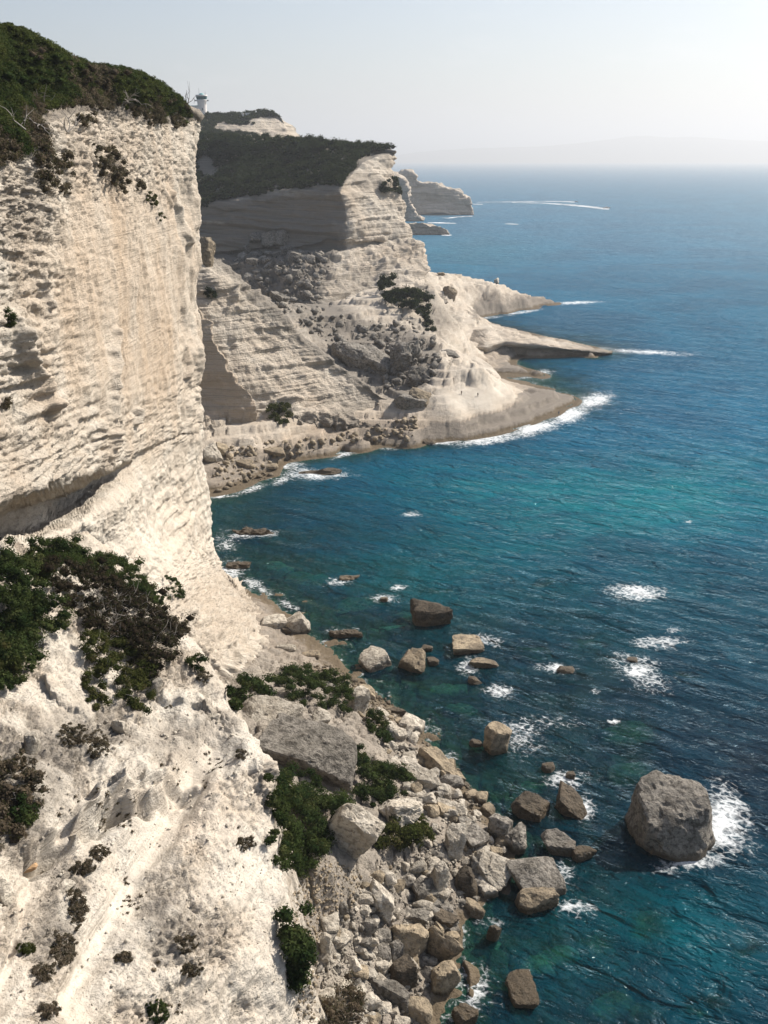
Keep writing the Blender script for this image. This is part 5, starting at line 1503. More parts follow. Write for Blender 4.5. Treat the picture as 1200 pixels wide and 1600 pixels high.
BOULDERS = [
    # label, x, y, w, h, material, rot, kwargs
    ('huge grey boulder standing alone in the sea on the right', 1055, 1280, 136, 144, 'b_grey', (0, 0, 0), dict(sub=5, tall=0.95, deep=0.95, sharp=22, rough=0.07, base=1318, bed=0.02,
        faces=[(-0.08, -0.3, 1, 0.84), (0.3, 0.3, 1, 1.02), (-1, -0.05, 0.1, 0.92), (1, -0.1, 0.22, 0.92), (0.75, -0.75, 0.15, 1.02), (0.1, -1, 0.3, 0.95), (-0.55, -0.8, -0.35, 0.98), (0, 1, 0.2, 0.9), (-0.7, 0.6, 0.3, 1.0), (0.7, 0.7, 0.1, 1.0), (0, 0, -1, 0.8)])),
    ('dark leaning boulder standing alone in the cove', 672, 960, 58, 46, 'b_dark', (0, 14, 20), dict(tall=1.05, bed=0.08, sub=4, base=972)),
    ('flat-topped tan boulder with foam right of the leaning one', 729, 1007, 54, 34, 'b_tan', (0, 4, 10), dict(bed=0.05)),
    ('low wet tan rock just below the flat-topped boulder', 757, 1034, 46, 20, 'b_tan', (0, 6, -8), dict(tall=0.7)),
    ('small wet rock awash in foam below the low tan rock', 743, 1062, 24, 16, 'b_dark', (0, 10, 20), dict(sub=3)),
    ('pale wedge-shaped boulder at the inner edge of the cove', 586, 1031, 48, 36, 'b_pale', (0, -8, 24), dict(tall=1.0, bed=0.05, chips=9)),
    ('squarish tan boulder beside the pale wedge', 644, 1034, 44, 38, 'b_tan', (6, 3, -14), dict(tall=0.95)),
    ('small dark rock behind the squarish tan boulder', 667, 1012, 18, 14, 'b_dark', (0, 0, 0), dict(sub=3)),
    ('small brown rock at the right side of the squarish tan boulder', 676, 1033, 20, 17, 'b_dark', (0, 8, 0), dict(sub=3)),
    ('upright tan boulder ringed by foam off the rubble beach', 776, 1158, 40, 48, 'b_tan', (0, 2, 20), dict(tall=1.1, sharp=20)),
    ('small dark rock at the left of the upright tan boulder', 744, 1161, 22, 15, 'b_dark', (0, 0, 10), dict(sub=3)),
    ('dark rock in the foam above the pair of brown boulders', 858, 1198, 24, 20, 'b_dark', (0, 12, 0), dict(sub=3)),
    ('smallest dark rock at the foam edge', 891, 1211, 15, 14, 'b_dark', (0, 0, 0), dict(sub=3)),
    ('dark wedge boulder nearest the rubble tip', 830, 1262, 58, 42, 'b_dark', (4, 16, -20), dict(bed=0.07, tall=0.9)),
    ('dark brown boulder with a white splash on its right', 890, 1256, 58, 42, 'b_dark', (0, 20, -30), dict(bed=0.03, tall=0.9)),
    ('grey brown boulder behind the broad grey block', 872, 1317, 54, 38, 'b_grey', (0, 5, -12), dict()),
    ('black rounded rock at the seaward end of the boulder pile', 910, 1330, 38, 28, 'b_dark', (0, 0, 20), dict(sharp=10)),
    ('broad grey block with a flat cracked top at the beach tip', 836, 1366, 80, 76, 'b_grey', (22, 4, 16), dict(sub=5, tall=0.75, sharp=26, rough=0.04, base=1388)),
    ('tan base rock under the broad grey block', 838, 1404, 64, 44, 'b_tan', (0, 0, 10), dict(tall=0.9)),
    ('pale tilted slab with a grey bedded face left of the grey block', 765, 1358, 70, 58, 'b_pale', (10, 22, -24), dict(sub=5, bed=0.05, sharp=24)),
    ('grey upright boulder above the tilted slab', 808, 1316, 38, 44, 'b_grey', (0, -6, 8), dict(tall=1.1)),
    ('grey split boulder at the edge of the shallow water', 780, 1296, 36, 44, 'b_grey', (0, 10, -30), dict(tall=1.1, bed=0.05)),
    ('tall white block in the middle of the rubble', 710, 1322, 32, 50, 'b_pale', (0, 8, 12), dict(tall=1.2)),
    ('grey faceted boulder beside the tall white block', 742, 1308, 42, 40, 'b_grey', (12, -8, 34), dict(tall=0.95, chips=9)),
    ('small white rock under the grey faceted boulder', 754, 1330, 28, 18, 'b_pale', (0, 4, 10), dict(sub=3)),
    ('dark rounded boulder in the shade of the tilted slab', 728, 1378, 38, 46, 'b_dark', (0, 0, 0), dict(sharp=9, tall=1.0)),
    ('squared tan block at the edge of the dark inlet', 740, 1420, 36, 28, 'b_tan', (12, 14, -24), dict(sharp=24)),
    ('narrow white block standing between rubble and dark boulder', 688, 1378, 28, 46, 'b_pale', (0, 6, 14), dict(tall=1.2)),
    ('long tan slab lying along the top of the rubble beach', 690, 1197, 84, 36, 'b_tan', (0, 18, -36), dict(deep=0.42, tall=0.9, bed=0.05)),
    ('pale bedded slab below the long tan one', 656, 1217, 58, 38, 'b_pale', (0, 20, -30), dict(deep=0.5, bed=0.07)),
    ('white pointed boulder above the olive bush', 626, 1266, 68, 52, 'b_pale', (-12, 6, 30), dict(sub=5, chips=10, sharp=22, tall=0.95)),
    ('great grey slab with a sharp overhanging edge above the bush', 482, 1186, 158, 100, 'b_grey', (5, 9, -10), dict(sub=5, deep=0.75, tall=0.85, sharp=40, rough=0.05, bed=0.05, base=1200, tilt=0.09, chips=3)),
    ('pale tilted slab next to the shore thicket', 425, 1110, 96, 58, 'b_pale', (20, 6, 18), dict(sub=5, deep=0.7, tall=0.5, sharp=22, tilt=0.1)),
    ('white block at the seaward end of the thicket', 560, 1098, 36, 50, 'b_pale', (8, 4, 30), dict(tall=1.0, sharp=24)),
    ('tan rock leaning on the white block', 572, 1080, 32, 30, 'b_tan', (0, 6, 0), dict()),
    ('grey rock half hidden in the thicket', 514, 1072, 30, 28, 'b_pale', (0, 24, 20), dict(sub=3)),
    ('pale rock between thicket and great grey slab', 500, 1120, 34, 30, 'b_pale', (10, 0, 20), dict(sub=4, chips=9)),
    ('large white slab leaning below the great grey slab', 545, 1302, 74, 96, 'b_pale', (6, 28, -14), dict(sub=5, deep=0.55, tall=0.9, sharp=20)),
    ('pale bedded slab pointing down the stony bank', 592, 1408, 62, 54, 'b_pale', (0, 32, -32), dict(deep=0.5, bed=0.09, tall=0.9)),
    ('big rounded tan boulder low on the beach', 634, 1466, 62, 64, 'b_tan', (8, 4, 20), dict(sub=5, sharp=14, tall=1.0)),
    ('long brown boulder leaning to the water beside the rounded one', 684, 1474, 54, 74, 'b_tan', (0, 34, -50), dict(deep=0.6, tall=0.8)),
    ('dark rock above the long brown boulder', 690, 1434, 48, 30, 'b_dark', (0, 16, -30), dict()),
    ('grey flat rock above the big rounded boulder', 648, 1430, 44, 24, 'b_grey', (0, 8, -10), dict(bed=0.06)),
    ('squared tan boulder with wet foot at the water', 690, 1528, 46, 56, 'b_tan', (4, 6, 16), dict(tall=1.05, sharp=20)),
    ('brown pyramid rock at the bottom in the foam', 728, 1586, 40, 36, 'b_dark', (0, 0, 30), dict(chips=9)),
    ('long bedded pale slab near the bottom of the beach', 604, 1544, 86, 36, 'b_grey', (0, 12, -14), dict(deep=0.45, bed=0.1)),
    ('grey brown rock at the end of the long bedded slab', 654, 1574, 50, 42, 'b_tan', (0, 20, -20), dict(bed=0.05)),
    ('dark upright rock right of the bedded slab', 628, 1520, 42, 46, 'b_dark', (0, 0, 10), dict(tall=1.0)),
    ('grey upright stone left of the dark upright rock', 616, 1488, 28, 36, 'b_grey', (0, 4, 0), dict(sub=3, tall=1.1)),
    ('grey flat stone resting over the upright stones', 596, 1464, 42, 26, 'b_grey', (0, 4, 12), dict(sub=3, bed=0.06)),
    ('pale rounded stone at the upper left of the pile', 577, 1448, 24, 30, 'b_grey', (0, 0, 20), dict(sub=3)),
    ('pale grey boulder in the centre of the rubble', 664, 1390, 40, 44, 'b_grey', (0, 8, 20), dict(rough=0.1)),
    ('grey stone just above the pale grey boulder', 640, 1376, 32, 30, 'b_grey', (0, 0, 0), dict(sub=3)),
    ('square white block on the gravel slope', 516, 1446, 34, 34, 'b_pale', (10, 10, 30), dict(sharp=24)),
    ('thin white block below the square one', 509, 1481, 20, 34, 'b_pale', (0, 6, 10), dict(sub=3, tall=1.2)),
    ('pale block beside the thin white one', 529, 1470, 22, 28, 'b_pale', (0, 0, 20), dict(sub=3)),
    ('pale pear-shaped boulder in the lower gravel', 560, 1518, 34, 24, 'b_tan', (0, 6, 0), dict(sub=3, sharp=10)),
    ('small white upright block right of the pear-shaped boulder', 595, 1512, 24, 26, 'b_pale', (0, 4, 30), dict(sub=3)),
    ('white block above the dry bush at the bottom', 538, 1545, 26, 32, 'b_pale', (0, 0, 10), dict(sub=3)),
    ('white block leaning on the bedded slab', 556, 1556, 28, 36, 'b_pale', (0, 14, 20), dict(sub=3)),
    ('pale rounded boulder at the head of the cove', 428, 969, 42, 26, 'b_pale', (0, 4, 10), dict(sharp=11)),
    ('taller pale boulder leaning over the cove ledge', 466, 977, 38, 38, 'b_pale', (0, -8, 20), dict(sharp=12, tall=1.05)),
    ('small dark stone between the two cove boulders', 448, 985, 16, 16, 'b_dark', (0, 0, 0), dict(sub=3)),
    ('flat pale rock on the ledge below the cove boulders', 446, 1012, 34, 14, 'b_pale', (0, 0, 10), dict(sub=3)),
    ('brown flat rock at the edge of the cove shallows', 486, 1022, 28, 14, 'b_tan', (0, 0, 10), dict(sub=3)),
    ('flat brown rock lying at the edge of the beach top', 618, 1110, 36, 11, 'b_dark', (0, 4, -6), dict(sub=3)),
    ('white triangular stone at the head of the rubble', 645, 1132, 38, 26, 'b_pale', (0, 14, -20), dict(sub=4)),
    ('pale block at the upper end of the rubble', 610, 1140, 30, 34, 'b_pale', (0, 8, 20), dict(sub=4)),
    ('pale bedded boulder below the long tan slab', 705, 1262, 52, 28, 'b_pale', (0, 6, -10), dict(bed=0.08)),
    ('white faceted boulder above the pale bedded one', 692, 1238, 28, 32, 'b_pale', (0, 10, 0), dict(sub=4, chips=9)),
    ('tan boulder at the water beside the rubble head', 738, 1242, 26, 24, 'b_tan', (0, 0, 20), dict(sub=3)),
    ('long pale stone in the upper rubble', 650, 1240, 34, 24, 'b_pale', (0, 14, -30), dict(sub=3)),
    ('dark reef rock breaking through foam in mid sea', 885, 1046, 30, 12, 'b_dark', (0, 6, -8), dict(sub=3)),
    ('dark reef rock inside the large foam patch', 988, 1030, 18, 10, 'b_dark', (0, 0, 0), dict(sub=3)),
    ('tan reef rock farthest back in the cove foam', 545, 903, 30, 8, 'b_tan', (0, 0, 0), dict(rough=0.3, sink=0.12, sub=3)),
    ('small brown rock in the cove in front of the far reef', 600, 936, 13, 11, 'b_tan', (0, 0, 0), dict(sub=3)),
    ('broad brown reef just breaking the cove surface', 540, 988, 46, 16, 'b_dark', (0, 2, 0), dict(rough=0.3, sink=0.12, sub=4, sharp=9)),
    ('long brown weed-covered rock awash near the bottom', 816, 1558, 42, 84, 'b_dark', (0, 2, 8), dict(sub=4, deep=1.9, tall=0.28, rough=0.08, sink=0.05, base=1560)),
    ('thin dark rock slanting under the squared tan block', 770, 1455, 20, 40, 'b_dark', (0, 10, -30), dict(sub=3, sink=0.1)),
    ('brown rock at the foot of the cove ledge', 372, 882, 34, 14, 'b_dark', (0, 0, 0), dict(rough=0.3, sink=0.12, sub=3)),
    ('low brown rock running out from the cliff corner', 400, 832, 70, 8, 'b_dark', (0, 0, 0), dict(rough=0.3, sink=0.12, sub=4, sharp=9)),
    ('small brown rock on the outer side of the platform shore', 671, 690, 22, 9, 'b_dark', (0, 0, 0), dict(sub=3)),
    ('foam-washed reef off the second cliff', 500, 738, 60, 8, 'b_dark', (0, 0, 0), dict(rough=0.3, sink=0.12, sub=3, sharp=9)),
    # second cliff and gully
    ('long grey slab fallen across the gully mouth', 562, 556, 112, 56, 'b_grey', (0, 20, -10), dict(sub=5, deep=0.5, tall=0.7, bed=0.08, sharp=24)),
    ('grey squared block resting above the pale platform', 640, 627, 52, 28, 'b_grey', (0, 10, -12), dict(sub=4, sharp=28, deep=0.6)),
    ('tan block behind the grey squared block', 656, 618, 36, 24, 'b_tan', (0, 14, -20), dict(sub=4)),
    ('pale slab standing on end in the cove under the second cliff', 332, 712, 28, 34, 'b_pale', (0, -24, 30), dict(sub=4, tall=1.0)),
    ('flat rock beside the standing slab', 345, 700, 22, 20, 'b_tan', (0, 20, 0), dict(sub=3)),
    ('tan flat rock on the platform of the second cliff', 382, 722, 26, 14, 'b_tan', (0, 10, -10), dict(sub=3)),
    ('tan overhanging block at the platform edge', 425, 704, 46, 16, 'b_tan', (0, 4, 0), dict(sub=4)),
    ('rounded tan boulder near the platform edge', 424, 728, 22, 14, 'b_tan', (0, 0, 0), dict(sub=3)),
    ('grey boulder at the end of the rocky rib', 474, 462, 20, 20, 'b_grey', (0, 0, 0), dict(sub=3)),
    ('bedded block leaning on the far promontory', 703, 458, 26, 24, 'b_tan', (0, 34, 0), dict(sub=4, bed=0.1)),
    ('pale knob standing on the far promontory ridge', 776, 441, 8, 9, 'b_pale', (0, 0, 0), dict(sub=3, tall=1.2)),
    ('small square block at the root of the far promontory', 689, 428, 12, 7, 'b_tan', (0, 0, 0), dict(sub=3)),
    ('dark overhanging block above the white ledge', 702, 552, 32, 14, 'b_grey', (0, 4, 0), dict(sub=3)),
    ('dark boulder in the grey gully above the squared block', 622, 596, 22, 18, 'b_grey', (0, 0, 0), dict(sub=3)),
    ('rough grey crag right of the fallen slab', 630, 560, 44, 54, 'b_grey', (0, 4, 20), dict(sub=5, rough=0.16, tall=1.0)),
    ('lower grey crag beside the tan block', 655, 592, 34, 36, 'b_grey', (0, 0, 0), dict(sub=4, rough=0.16, tall=1.0)),
    ('pinnacle of bedded rock at the top of the second cliff', 322, 402, 26, 40, 'b_tan', (0, 2, 0), dict(sub=4, tall=1.2, bed=0.12, rough=0.1)),
    ('grey broken rock on the crest behind the second cliff', 436, 466, 26, 20, 'b_grey', (0, 20, -30), dict(sub=4, rough=0.14)),
]
for i, (lb, x, y, w, h, m, rot, kw) in enumerate(BOULDERS):
    boulder('boulder', lb, x, y, w, h, m, 900 + i, rot, **kw)
# slabs in the shadow under the headland
SH = [(402, 372, 30, 20), (425, 376, 30, 26), (442, 372, 26, 26), (388, 386, 18, 14), (400, 398, 22, 12), (415, 392, 16, 12), (395, 410, 22, 16), (448, 392, 18, 16), (378, 402, 16, 12), (430, 398, 18, 12), (405, 425, 18, 12), (460, 402, 26, 20), (480, 405, 24, 16), (420, 415, 16, 12), (368, 415, 14, 12), (440, 412, 18, 12), (390, 432, 16, 12), (462, 425, 18, 14)]
FALL = ['leftmost big slab of the shaded heap under the headland', 'tall middle slab of the shaded heap under the headland', 'right-hand big slab of the shaded heap under the headland', 'small block left of the shaded slabs', 'flat block below the leftmost shaded slab', 'small block below the middle shaded slab',
        'block lower left in the shaded heap', 'block below the right-hand shaded slab', 'leftmost small block of the shaded heap', 'flat block below the tall middle shaded slab', 'block low in the shaded heap near the second cliff', 'bright-edged block at the right of the shaded heap', 'rightmost block of the shaded heap',
        'small block in the centre of the shaded heap', 'farthest left block of the shaded heap by the pinnacle', 'flat block low right in the shaded heap', 'lowest left block of the shaded heap', 'lowest right block of the shaded heap']
for i, (x, y, w, h) in enumerate(SH):
    boulder('boulder', FALL[i], x, y, w, h, 'b_grey', 1100 + i, (rng.uniform(-15, 15), rng.uniform(-30, 30), rng.uniform(0, 180)), sub=3, group='fallen blocks under the headland', chips=4, sharp=22)
print('boulders', round(time.time() - T0, 1))

# rubble: single stones sharing a handful of meshes
RUB = [(585, 1110), (620, 1118), (655, 1150), (700, 1190), (760, 1256), (795, 1300), (780, 1360), (760, 1400), (715, 1420), (705, 1470), (660, 1560), (640, 1612), (560, 1612), (500, 1560), (492, 1500), (520, 1430),
       (560, 1390), (590, 1350), (640, 1345), (680, 1300), (650, 1262), (600, 1180), (575, 1130)]
MESHES = {}
for m in ('b_pale', 'b_tan', 'b_grey'):
    for v in range(6):
        Q, Fa = rock_verts(3, 1300 + v * 7 + len(m), (1.0, rng.uniform(0.6, 0.95), rng.uniform(0.4, 0.75)), 70, 0.06, 0.25, 8, 0.04)
        me = mesh_from_arrays('rubble_stone', Q, Fa, 3)
        me.set_sharp_from_angle(angle=R(20))
        me.materials.append(MAT[m])
        MESHES[(m, v)] = me
q = poly_samples(RUB, 290, 55, sea_ok=True)
MARK = [(836, 1366, 'broad grey block'), (765, 1358, 'pale tilted slab'), (808, 1316, 'grey upright boulder'), (710, 1322, 'tall white block'), (742, 1308, 'grey faceted boulder'), (728, 1378, 'dark rounded boulder'),
        (740, 1420, 'squared tan block'), (688, 1378, 'narrow white block'), (690, 1197, 'long tan slab'), (656, 1217, 'pale bedded slab under the long tan one'), (626, 1266, 'white pointed boulder'), (482, 1186, 'great grey slab'),
        (560, 1098, 'white block by the thicket'), (545, 1302, 'large leaning white slab'), (592, 1408, 'bedded slab pointing downhill'), (634, 1466, 'big rounded tan boulder'), (684, 1474, 'long brown leaning boulder'), (690, 1528, 'squared wet-footed boulder'),
        (604, 1544, 'long bedded grey slab'), (628, 1520, 'dark upright rock'), (516, 1446, 'square white block on the gravel'), (509, 1481, 'thin white block'), (560, 1518, 'pear-shaped boulder'), (595, 1512, 'small white upright block'), (538, 1545, 'white block above the dry bush'),
        (664, 1390, 'pale grey central boulder'), (705, 1262, 'pale bedded boulder'), (692, 1238, 'white faceted boulder'), (645, 1132, 'white triangular stone'), (610, 1140, 'pale block at the rubble head')]
TONE = {'b_pale': 'pale', 'b_tan': 'tan', 'b_grey': 'grey'}
def rubble_label(loc, spx_, m):
    x, y, _ = proj(np.array(loc, float))
    mx, my, nm = min(MARK, key=lambda t: math.hypot(t[0] - x, t[1] - y))
    side = ('right' if x > mx else 'left') + ' of' if abs(x - mx) > abs(y - my) else ('just below' if y > my else 'just above')
    size = 'tiny' if spx_ < 11.5 else 'small' if spx_ < 15 else 'mid-sized' if spx_ < 20 else 'large' if spx_ < 27 else 'very large'
    return size + ' ' + TONE[m] + ' stone ' + side + ' the ' + nm
for i, a in enumerate(q):
    spx_ = 10 + 25 * rng.uniform() ** 1.9
    sz = spx_ * a[2] / F
    m = rng.choice(['b_pale', 'b_pale', 'b_pale', 'b_pale', 'b_tan', 'b_grey']) if a[0][2] > 2.4 else rng.choice(['b_pale', 'b_tan', 'b_grey'])
    o = put('rubble_stone', MESHES[(m, rng.randint(6))], None, None, rubble_label(a[0], spx_, m), 'stone', 'rubble stones on the beach')
    o.location = a[0] + np.array((0, 0, 0.12 * sz))
    o.rotation_euler = (rng.uniform(-0.5, 0.5), rng.uniform(-0.5, 0.5), rng.uniform(0, 6.28))
    o.scale = (sz, sz, sz)

def stones_mesh(name, q, smin, smax, seed, power=2.0, sub=1):
    rs = np.random.RandomState(seed)
    V, Fa = ICO[sub]
    n = len(q)
    P = np.array([a[0] for a in q])
    Dd = np.array([a[2] for a in q])
    sz = (smin + (smax - smin) * rs.uniform(size=n) ** power) * Dd / F
    A = V[None] * (1 + 0.35 * rs.uniform(-1, 1, (n, len(V), 1))) * np.stack([np.ones(n), rs.uniform(0.6, 1, n), rs.uniform(0.4, 0.8, n)], -1)[:, None]
    tl = rs.uniform(-0.7, 0.7, n)
    c, s = np.cos(tl)[:, None], np.sin(tl)[:, None]
    A = np.stack([A[..., 0] * c + A[..., 2] * s, A[..., 1], -A[..., 0] * s + A[..., 2] * c], -1)
    ang = rs.uniform(0, 6.28, n)
    c, s = np.cos(ang)[:, None], np.sin(ang)[:, None]
    x, y = A[..., 0] * c - A[..., 1] * s, A[..., 0] * s + A[..., 1] * c
    A = np.stack([x, y, A[..., 2]], -1) * (sz / 2)[:, None, None] + (P + np.stack([0 * sz, 0 * sz, 0.15 * sz], -1))[:, None]
    FF = Fa[None] + (np.arange(n) * len(V))[:, None, None]
    return mesh_from_arrays(name, A.reshape(-1, 3), FF.reshape(-1, 3), 3, smooth=False)
q = poly_samples(RUB, 2800, 56, sea_ok=True)
put('gravel', stones_mesh('gravel', q, 2.5, 9, 57), MAT['b_pale'], kind='stuff', label='pale gravel and broken stone filling the beach between the boulders', cat='gravel')
BANK = [(455, 1400), (500, 1340), (560, 1360), (580, 1400), (520, 1440), (500, 1500), (490, 1612), (470, 1612), (462, 1540)]
q = poly_samples(BANK, 700, 58)
put('scree', stones_mesh('scree', q, 2.5, 8, 59), MAT['b_tan'], kind='stuff', label='fine pale scree on the bank behind the spur', cat='gravel')
TAL = [(345, 395), (470, 392), (520, 400), (505, 440), (500, 480), (560, 500), (640, 500), (690, 540), (690, 565), (660, 606), (612, 612), (560, 578), (500, 535), (440, 482), (400, 440), (350, 415)]
q = [a for a in poly_samples(TAL, 520, 68) if a[2] > 380]
put('gully_talus', stones_mesh('gully_talus', q, 3, 20, 69, 2.6, 1), MAT['b_grey'], kind='stuff', label='grey broken rock filling the shaded gully below the headland', cat='rubble')
q = [a for a in poly_samples([(330, 700), (430, 690), (520, 680), (620, 655), (655, 650), (650, 690), (560, 690), (440, 715), (420, 750), (335, 770)], 260, 70) if a[2] > 300]
put('platform_rubble', stones_mesh('platform_rubble', q, 3, 14, 71, 2.5, 1), MAT['b_tan'], kind='stuff', label='brown broken rock along the platform under the second cliff', cat='rubble')
q = poly_samples([(430, 1045), (520, 1040), (575, 1075), (640, 1118), (600, 1150), (560, 1120), (545, 1060), (470, 1050)], 420, 60, sea_ok=True)
put('cove_shingle', stones_mesh('cove_shingle', q, 3, 10, 61), MAT['b_tan'], kind='stuff', label='brown shingle along the water at the head of the cove', cat='gravel')
SLOPE = [(0, 1100), (120, 1120), (330, 1060), (345, 1115), (410, 1190), (414, 1290), (438, 1440), (470, 1600), (0, 1600)]
q = [a for a in poly_samples(SLOPE, 1200, 62) if a[3] == 'cliff_spur']
put('slope_stones', stones_mesh('slope_stones', q, 1.5, 8, 63, 4.0), MAT['b_pale'], kind='stuff', label='small loose stones scattered over the pale lower slope', cat='gravel')
q = [a for a in poly_samples(SLOPE, 1500, 64) if a[3] == 'cliff_spur']
if True:
    P = np.array([a[0] for a in q])
    sel = fbm(P, 5, 2, 0.5, 705) > 0.42
    P = P[sel]
    put('dry_tufts', foliage_mesh('dry_tufts', P, np.tile((0.3, -0.3, 0.9), (len(P), 1)), rng.uniform(0.10, 0.38, len(P)), 26, 0.09, 65, 0.6), MAT['leaf_dry'], kind='stuff',
        label='tiny dry tufts scattered over the pale lower slope', cat='tufts')
for i, (x, y, w, h, lb, m) in enumerate([(45, 1354, 26, 16, 'orange stained stone on the left of the slope', 'ochre'), (8, 1395, 20, 56, 'pale block at the left edge of the slope', 'b_pale'), (187, 1134, 24, 34, 'white upright block under the olive shrub', 'b_pale'),
                                         (50, 1160, 26, 50, 'pale rib of rock left of the brown cushions', 'b_pale'), (103, 1380, 26, 22, 'pale stone in the left rill', 'b_pale'), (332, 1118, 24, 14, 'flat pale stone near the nose of the spur', 'b_pale'),
                                         (240, 1514, 9, 8, 'small pinkish stone low in the gully', 'b_tan'), (245, 1068, 16, 30, 'white stone at the right edge of the olive shrub', 'b_pale')]):
    boulder('rock', lb, x, y, w, h, m, 1500 + i, (rng.uniform(-10, 10), rng.uniform(-10, 10), rng.uniform(0, 90)), sub=3, cat='rock', deep=0.7, sink=0.1)
# rocks under the surface
SUBL = ['large greenish rock under water in the bottom right corner', 'greenish rock under water left of the corner one', 'third greenish rock under water along the bottom', 'greenish rock under water below the huge grey boulder', 'small underwater rock below the broad grey block, right one',
        'underwater rock right of the tan base rock', 'underwater rock above the long weed-covered rock', 'underwater rock above the huge grey boulder', 'underwater rock beside the white fleck above the huge boulder', 'underwater rock right of the large foam patch', 'underwater rock right of the flat-topped tan boulder',
        'underwater rock left of the dark leaning boulder', 'underwater rock below and left of the dark leaning boulder', 'underwater rock left of the low foam below the tan rocks', 'underwater rock between beach tip and foam-ringed boulder', 'underwater rock right of the broad brown reef', 'underwater rock right of the white triangular stone',
        'far underwater rock in the open cove, right one', 'underwater rock between the two mid-sea foam patches', 'underwater rock beside the thin dark slanting rock', 'underwater rock below right of the huge grey boulder', 'far underwater rock above the dark leaning boulder', 'underwater rock near the cove ledge, outer one', 'underwater rock near the cove ledge, inner one']
for i, (x, y, w, h) in enumerate(SUBM):
    p = PZ(x, y, -0.9)
    D = (p[1] * CP - (p[2] - CAM_H) * SP)
    wm = w * D / F * 1.1
    Q, Fa = rock_verts(3, 1600 + i, (wm, wm * 0.7, 2.2), 14, 0.2, 0.3, 8)
    me = mesh_from_arrays('submerged_rock', Q, Fa, 3)
    me.materials.append(MAT['b_sub'])
    o = put('submerged_rock', me, None, None, SUBL[i], 'rock', 'submerged rocks near the shore')
    o.location = (p[0], p[1], -2.3 - 0.06 * wm)
    o.rotation_euler = (0, 0, rng.uniform(-0.5, 0.5))
print('rubble', round(time.time() - T0, 1))

# ================================================================ LIGHTHOUSE
def lathe(name, prof, sides=28):
    V, Fa = [], []
    m = len(prof)
    for s in range(sides):
        t = 2 * math.pi * s / sides
        for r_, z_ in prof:
            V.append((r_ * math.cos(t), r_ * math.sin(t), z_))
    for s in range(sides):
        a, b = s * m, ((s + 1) % sides) * m
        for j in range(m - 1):
            Fa.append((a + j, b + j, b + j + 1, a + j + 1))
    return mesh_from_arrays(name, V, Fa, 4, smooth=False)

def boxes(name, items):
    bm = bmesh.new()
    for (cx, cy_, cz, sx, sy, sz) in items:
        r_ = bmesh.ops.create_cube(bm, size=1.0)
        bmesh.ops.scale(bm, vec=(sx, sy, sz), verts=r_['verts'])
        bmesh.ops.translate(bm, vec=(cx, cy_, cz), verts=r_['verts'])
    me = bpy.data.meshes.new(name)
    bm.to_mesh(me)
    bm.free()
    return me

LD = 1000.0
lb = PD(316.5, 178.5, LD)
U = LD / F          # metres per photograph pixel there
lh = bpy.data.objects.new('lighthouse', None)
C.objects.link(lh)
lh.location = lb
tag(lh, 'white round lighthouse tower with teal lantern storey on the far hill', 'lighthouse')
put('tower', lathe('tower', [(7.4 * U, -3), (7.4 * U, 0), (7.0 * U, 8 * U), (6.9 * U, 17 * U), (7.6 * U, 19.2 * U), (7.9 * U, 19.8 * U), (7.9 * U, 20.8 * U), (0, 20.8 * U)]), MAT['white_paint'], lh)
lan = put('lantern_storey', lathe('lantern_storey', [(7.2 * U, 20.8 * U), (8.6 * U, 25.2 * U), (8.6 * U, 25.6 * U), (0, 25.6 * U)]), MAT['glass'], lh)
for s in range(12):
    t = 2 * math.pi * s / 12
    me = tubes_mesh('mullion', [([(7.3 * U * math.cos(t), 7.3 * U * math.sin(t), 20.8 * U), (8.65 * U * math.cos(t), 8.65 * U * math.sin(t), 25.2 * U)], [0.16, 0.16])], 4)
    put('mullion', me, MAT['teal'], lan)
put('parapet', lathe('parapet', [(8.9 * U, 25.6 * U), (9.1 * U, 25.8 * U), (9.1 * U, 27.6 * U), (8.6 * U, 27.6 * U), (8.4 * U, 26.2 * U), (0, 26.2 * U)]), MAT['white_paint'], lh)
put('dome', lathe('dome', [(4.2 * U, 26.2 * U), (4.0 * U, 28.2 * U), (2.4 * U, 29.8 * U), (0, 30.4 * U)], 16), MAT['teal'], lh)
for ax, top in ((-3.5, 37.5), (6.0, 32.5)):
    put('antenna', tubes_mesh('antenna', [([(ax * U, 0, 26.2 * U), (ax * U, 0, top * U)], [0.22, 0.14])], 5), MAT['metal'], lh)
for sx in (-1, 1):
    put('searchlight', lathe('searchlight', [(0, 18.6 * U), (1.3 * U, 18.8 * U), (1.3 * U, 20.6 * U), (0, 20.8 * U)], 10), MAT['metal'], lh).location = (sx * 9.6 * U, 0, 0)
    put('bracket', tubes_mesh('bracket', [([(sx * 7.6 * U, 0, 19.2 * U), (sx * 9.6 * U, 0, 19.4 * U)], [0.25, 0.25])], 4), MAT['metal'], lh)
put('window', boxes('window', [(1.6 * U, -7.05 * U, 7.0 * U, 1.3 * U, 0.6 * U, 3.4 * U)]), MAT['glass'], lh)
wing = put('annex_wall', boxes('annex_wall', [(-11 * U, 0, 5.2 * U, 14 * U, 9 * U, 12.4 * U)]), MAT['white_paint'], lh)
put('annex_roof', boxes('annex_roof', [(-11.2 * U, 0, 11.9 * U, 15.2 * U, 10 * U, 1.0 * U)]), MAT['teal'], lh)
for wx in (-8.0, -13.5):
    put('window', boxes('window', [(wx * U, -4.55 * U, 6.4 * U, 2.8 * U, 0.3 * U, 3.2 * U)]), MAT['glass'], lh)
put('porch', boxes('porch', [(-2.6 * U, -6.2 * U, 4.6 * U, 3.0 * U, 4.2 * U, 9.2 * U)]), MAT['white_paint'], lh)
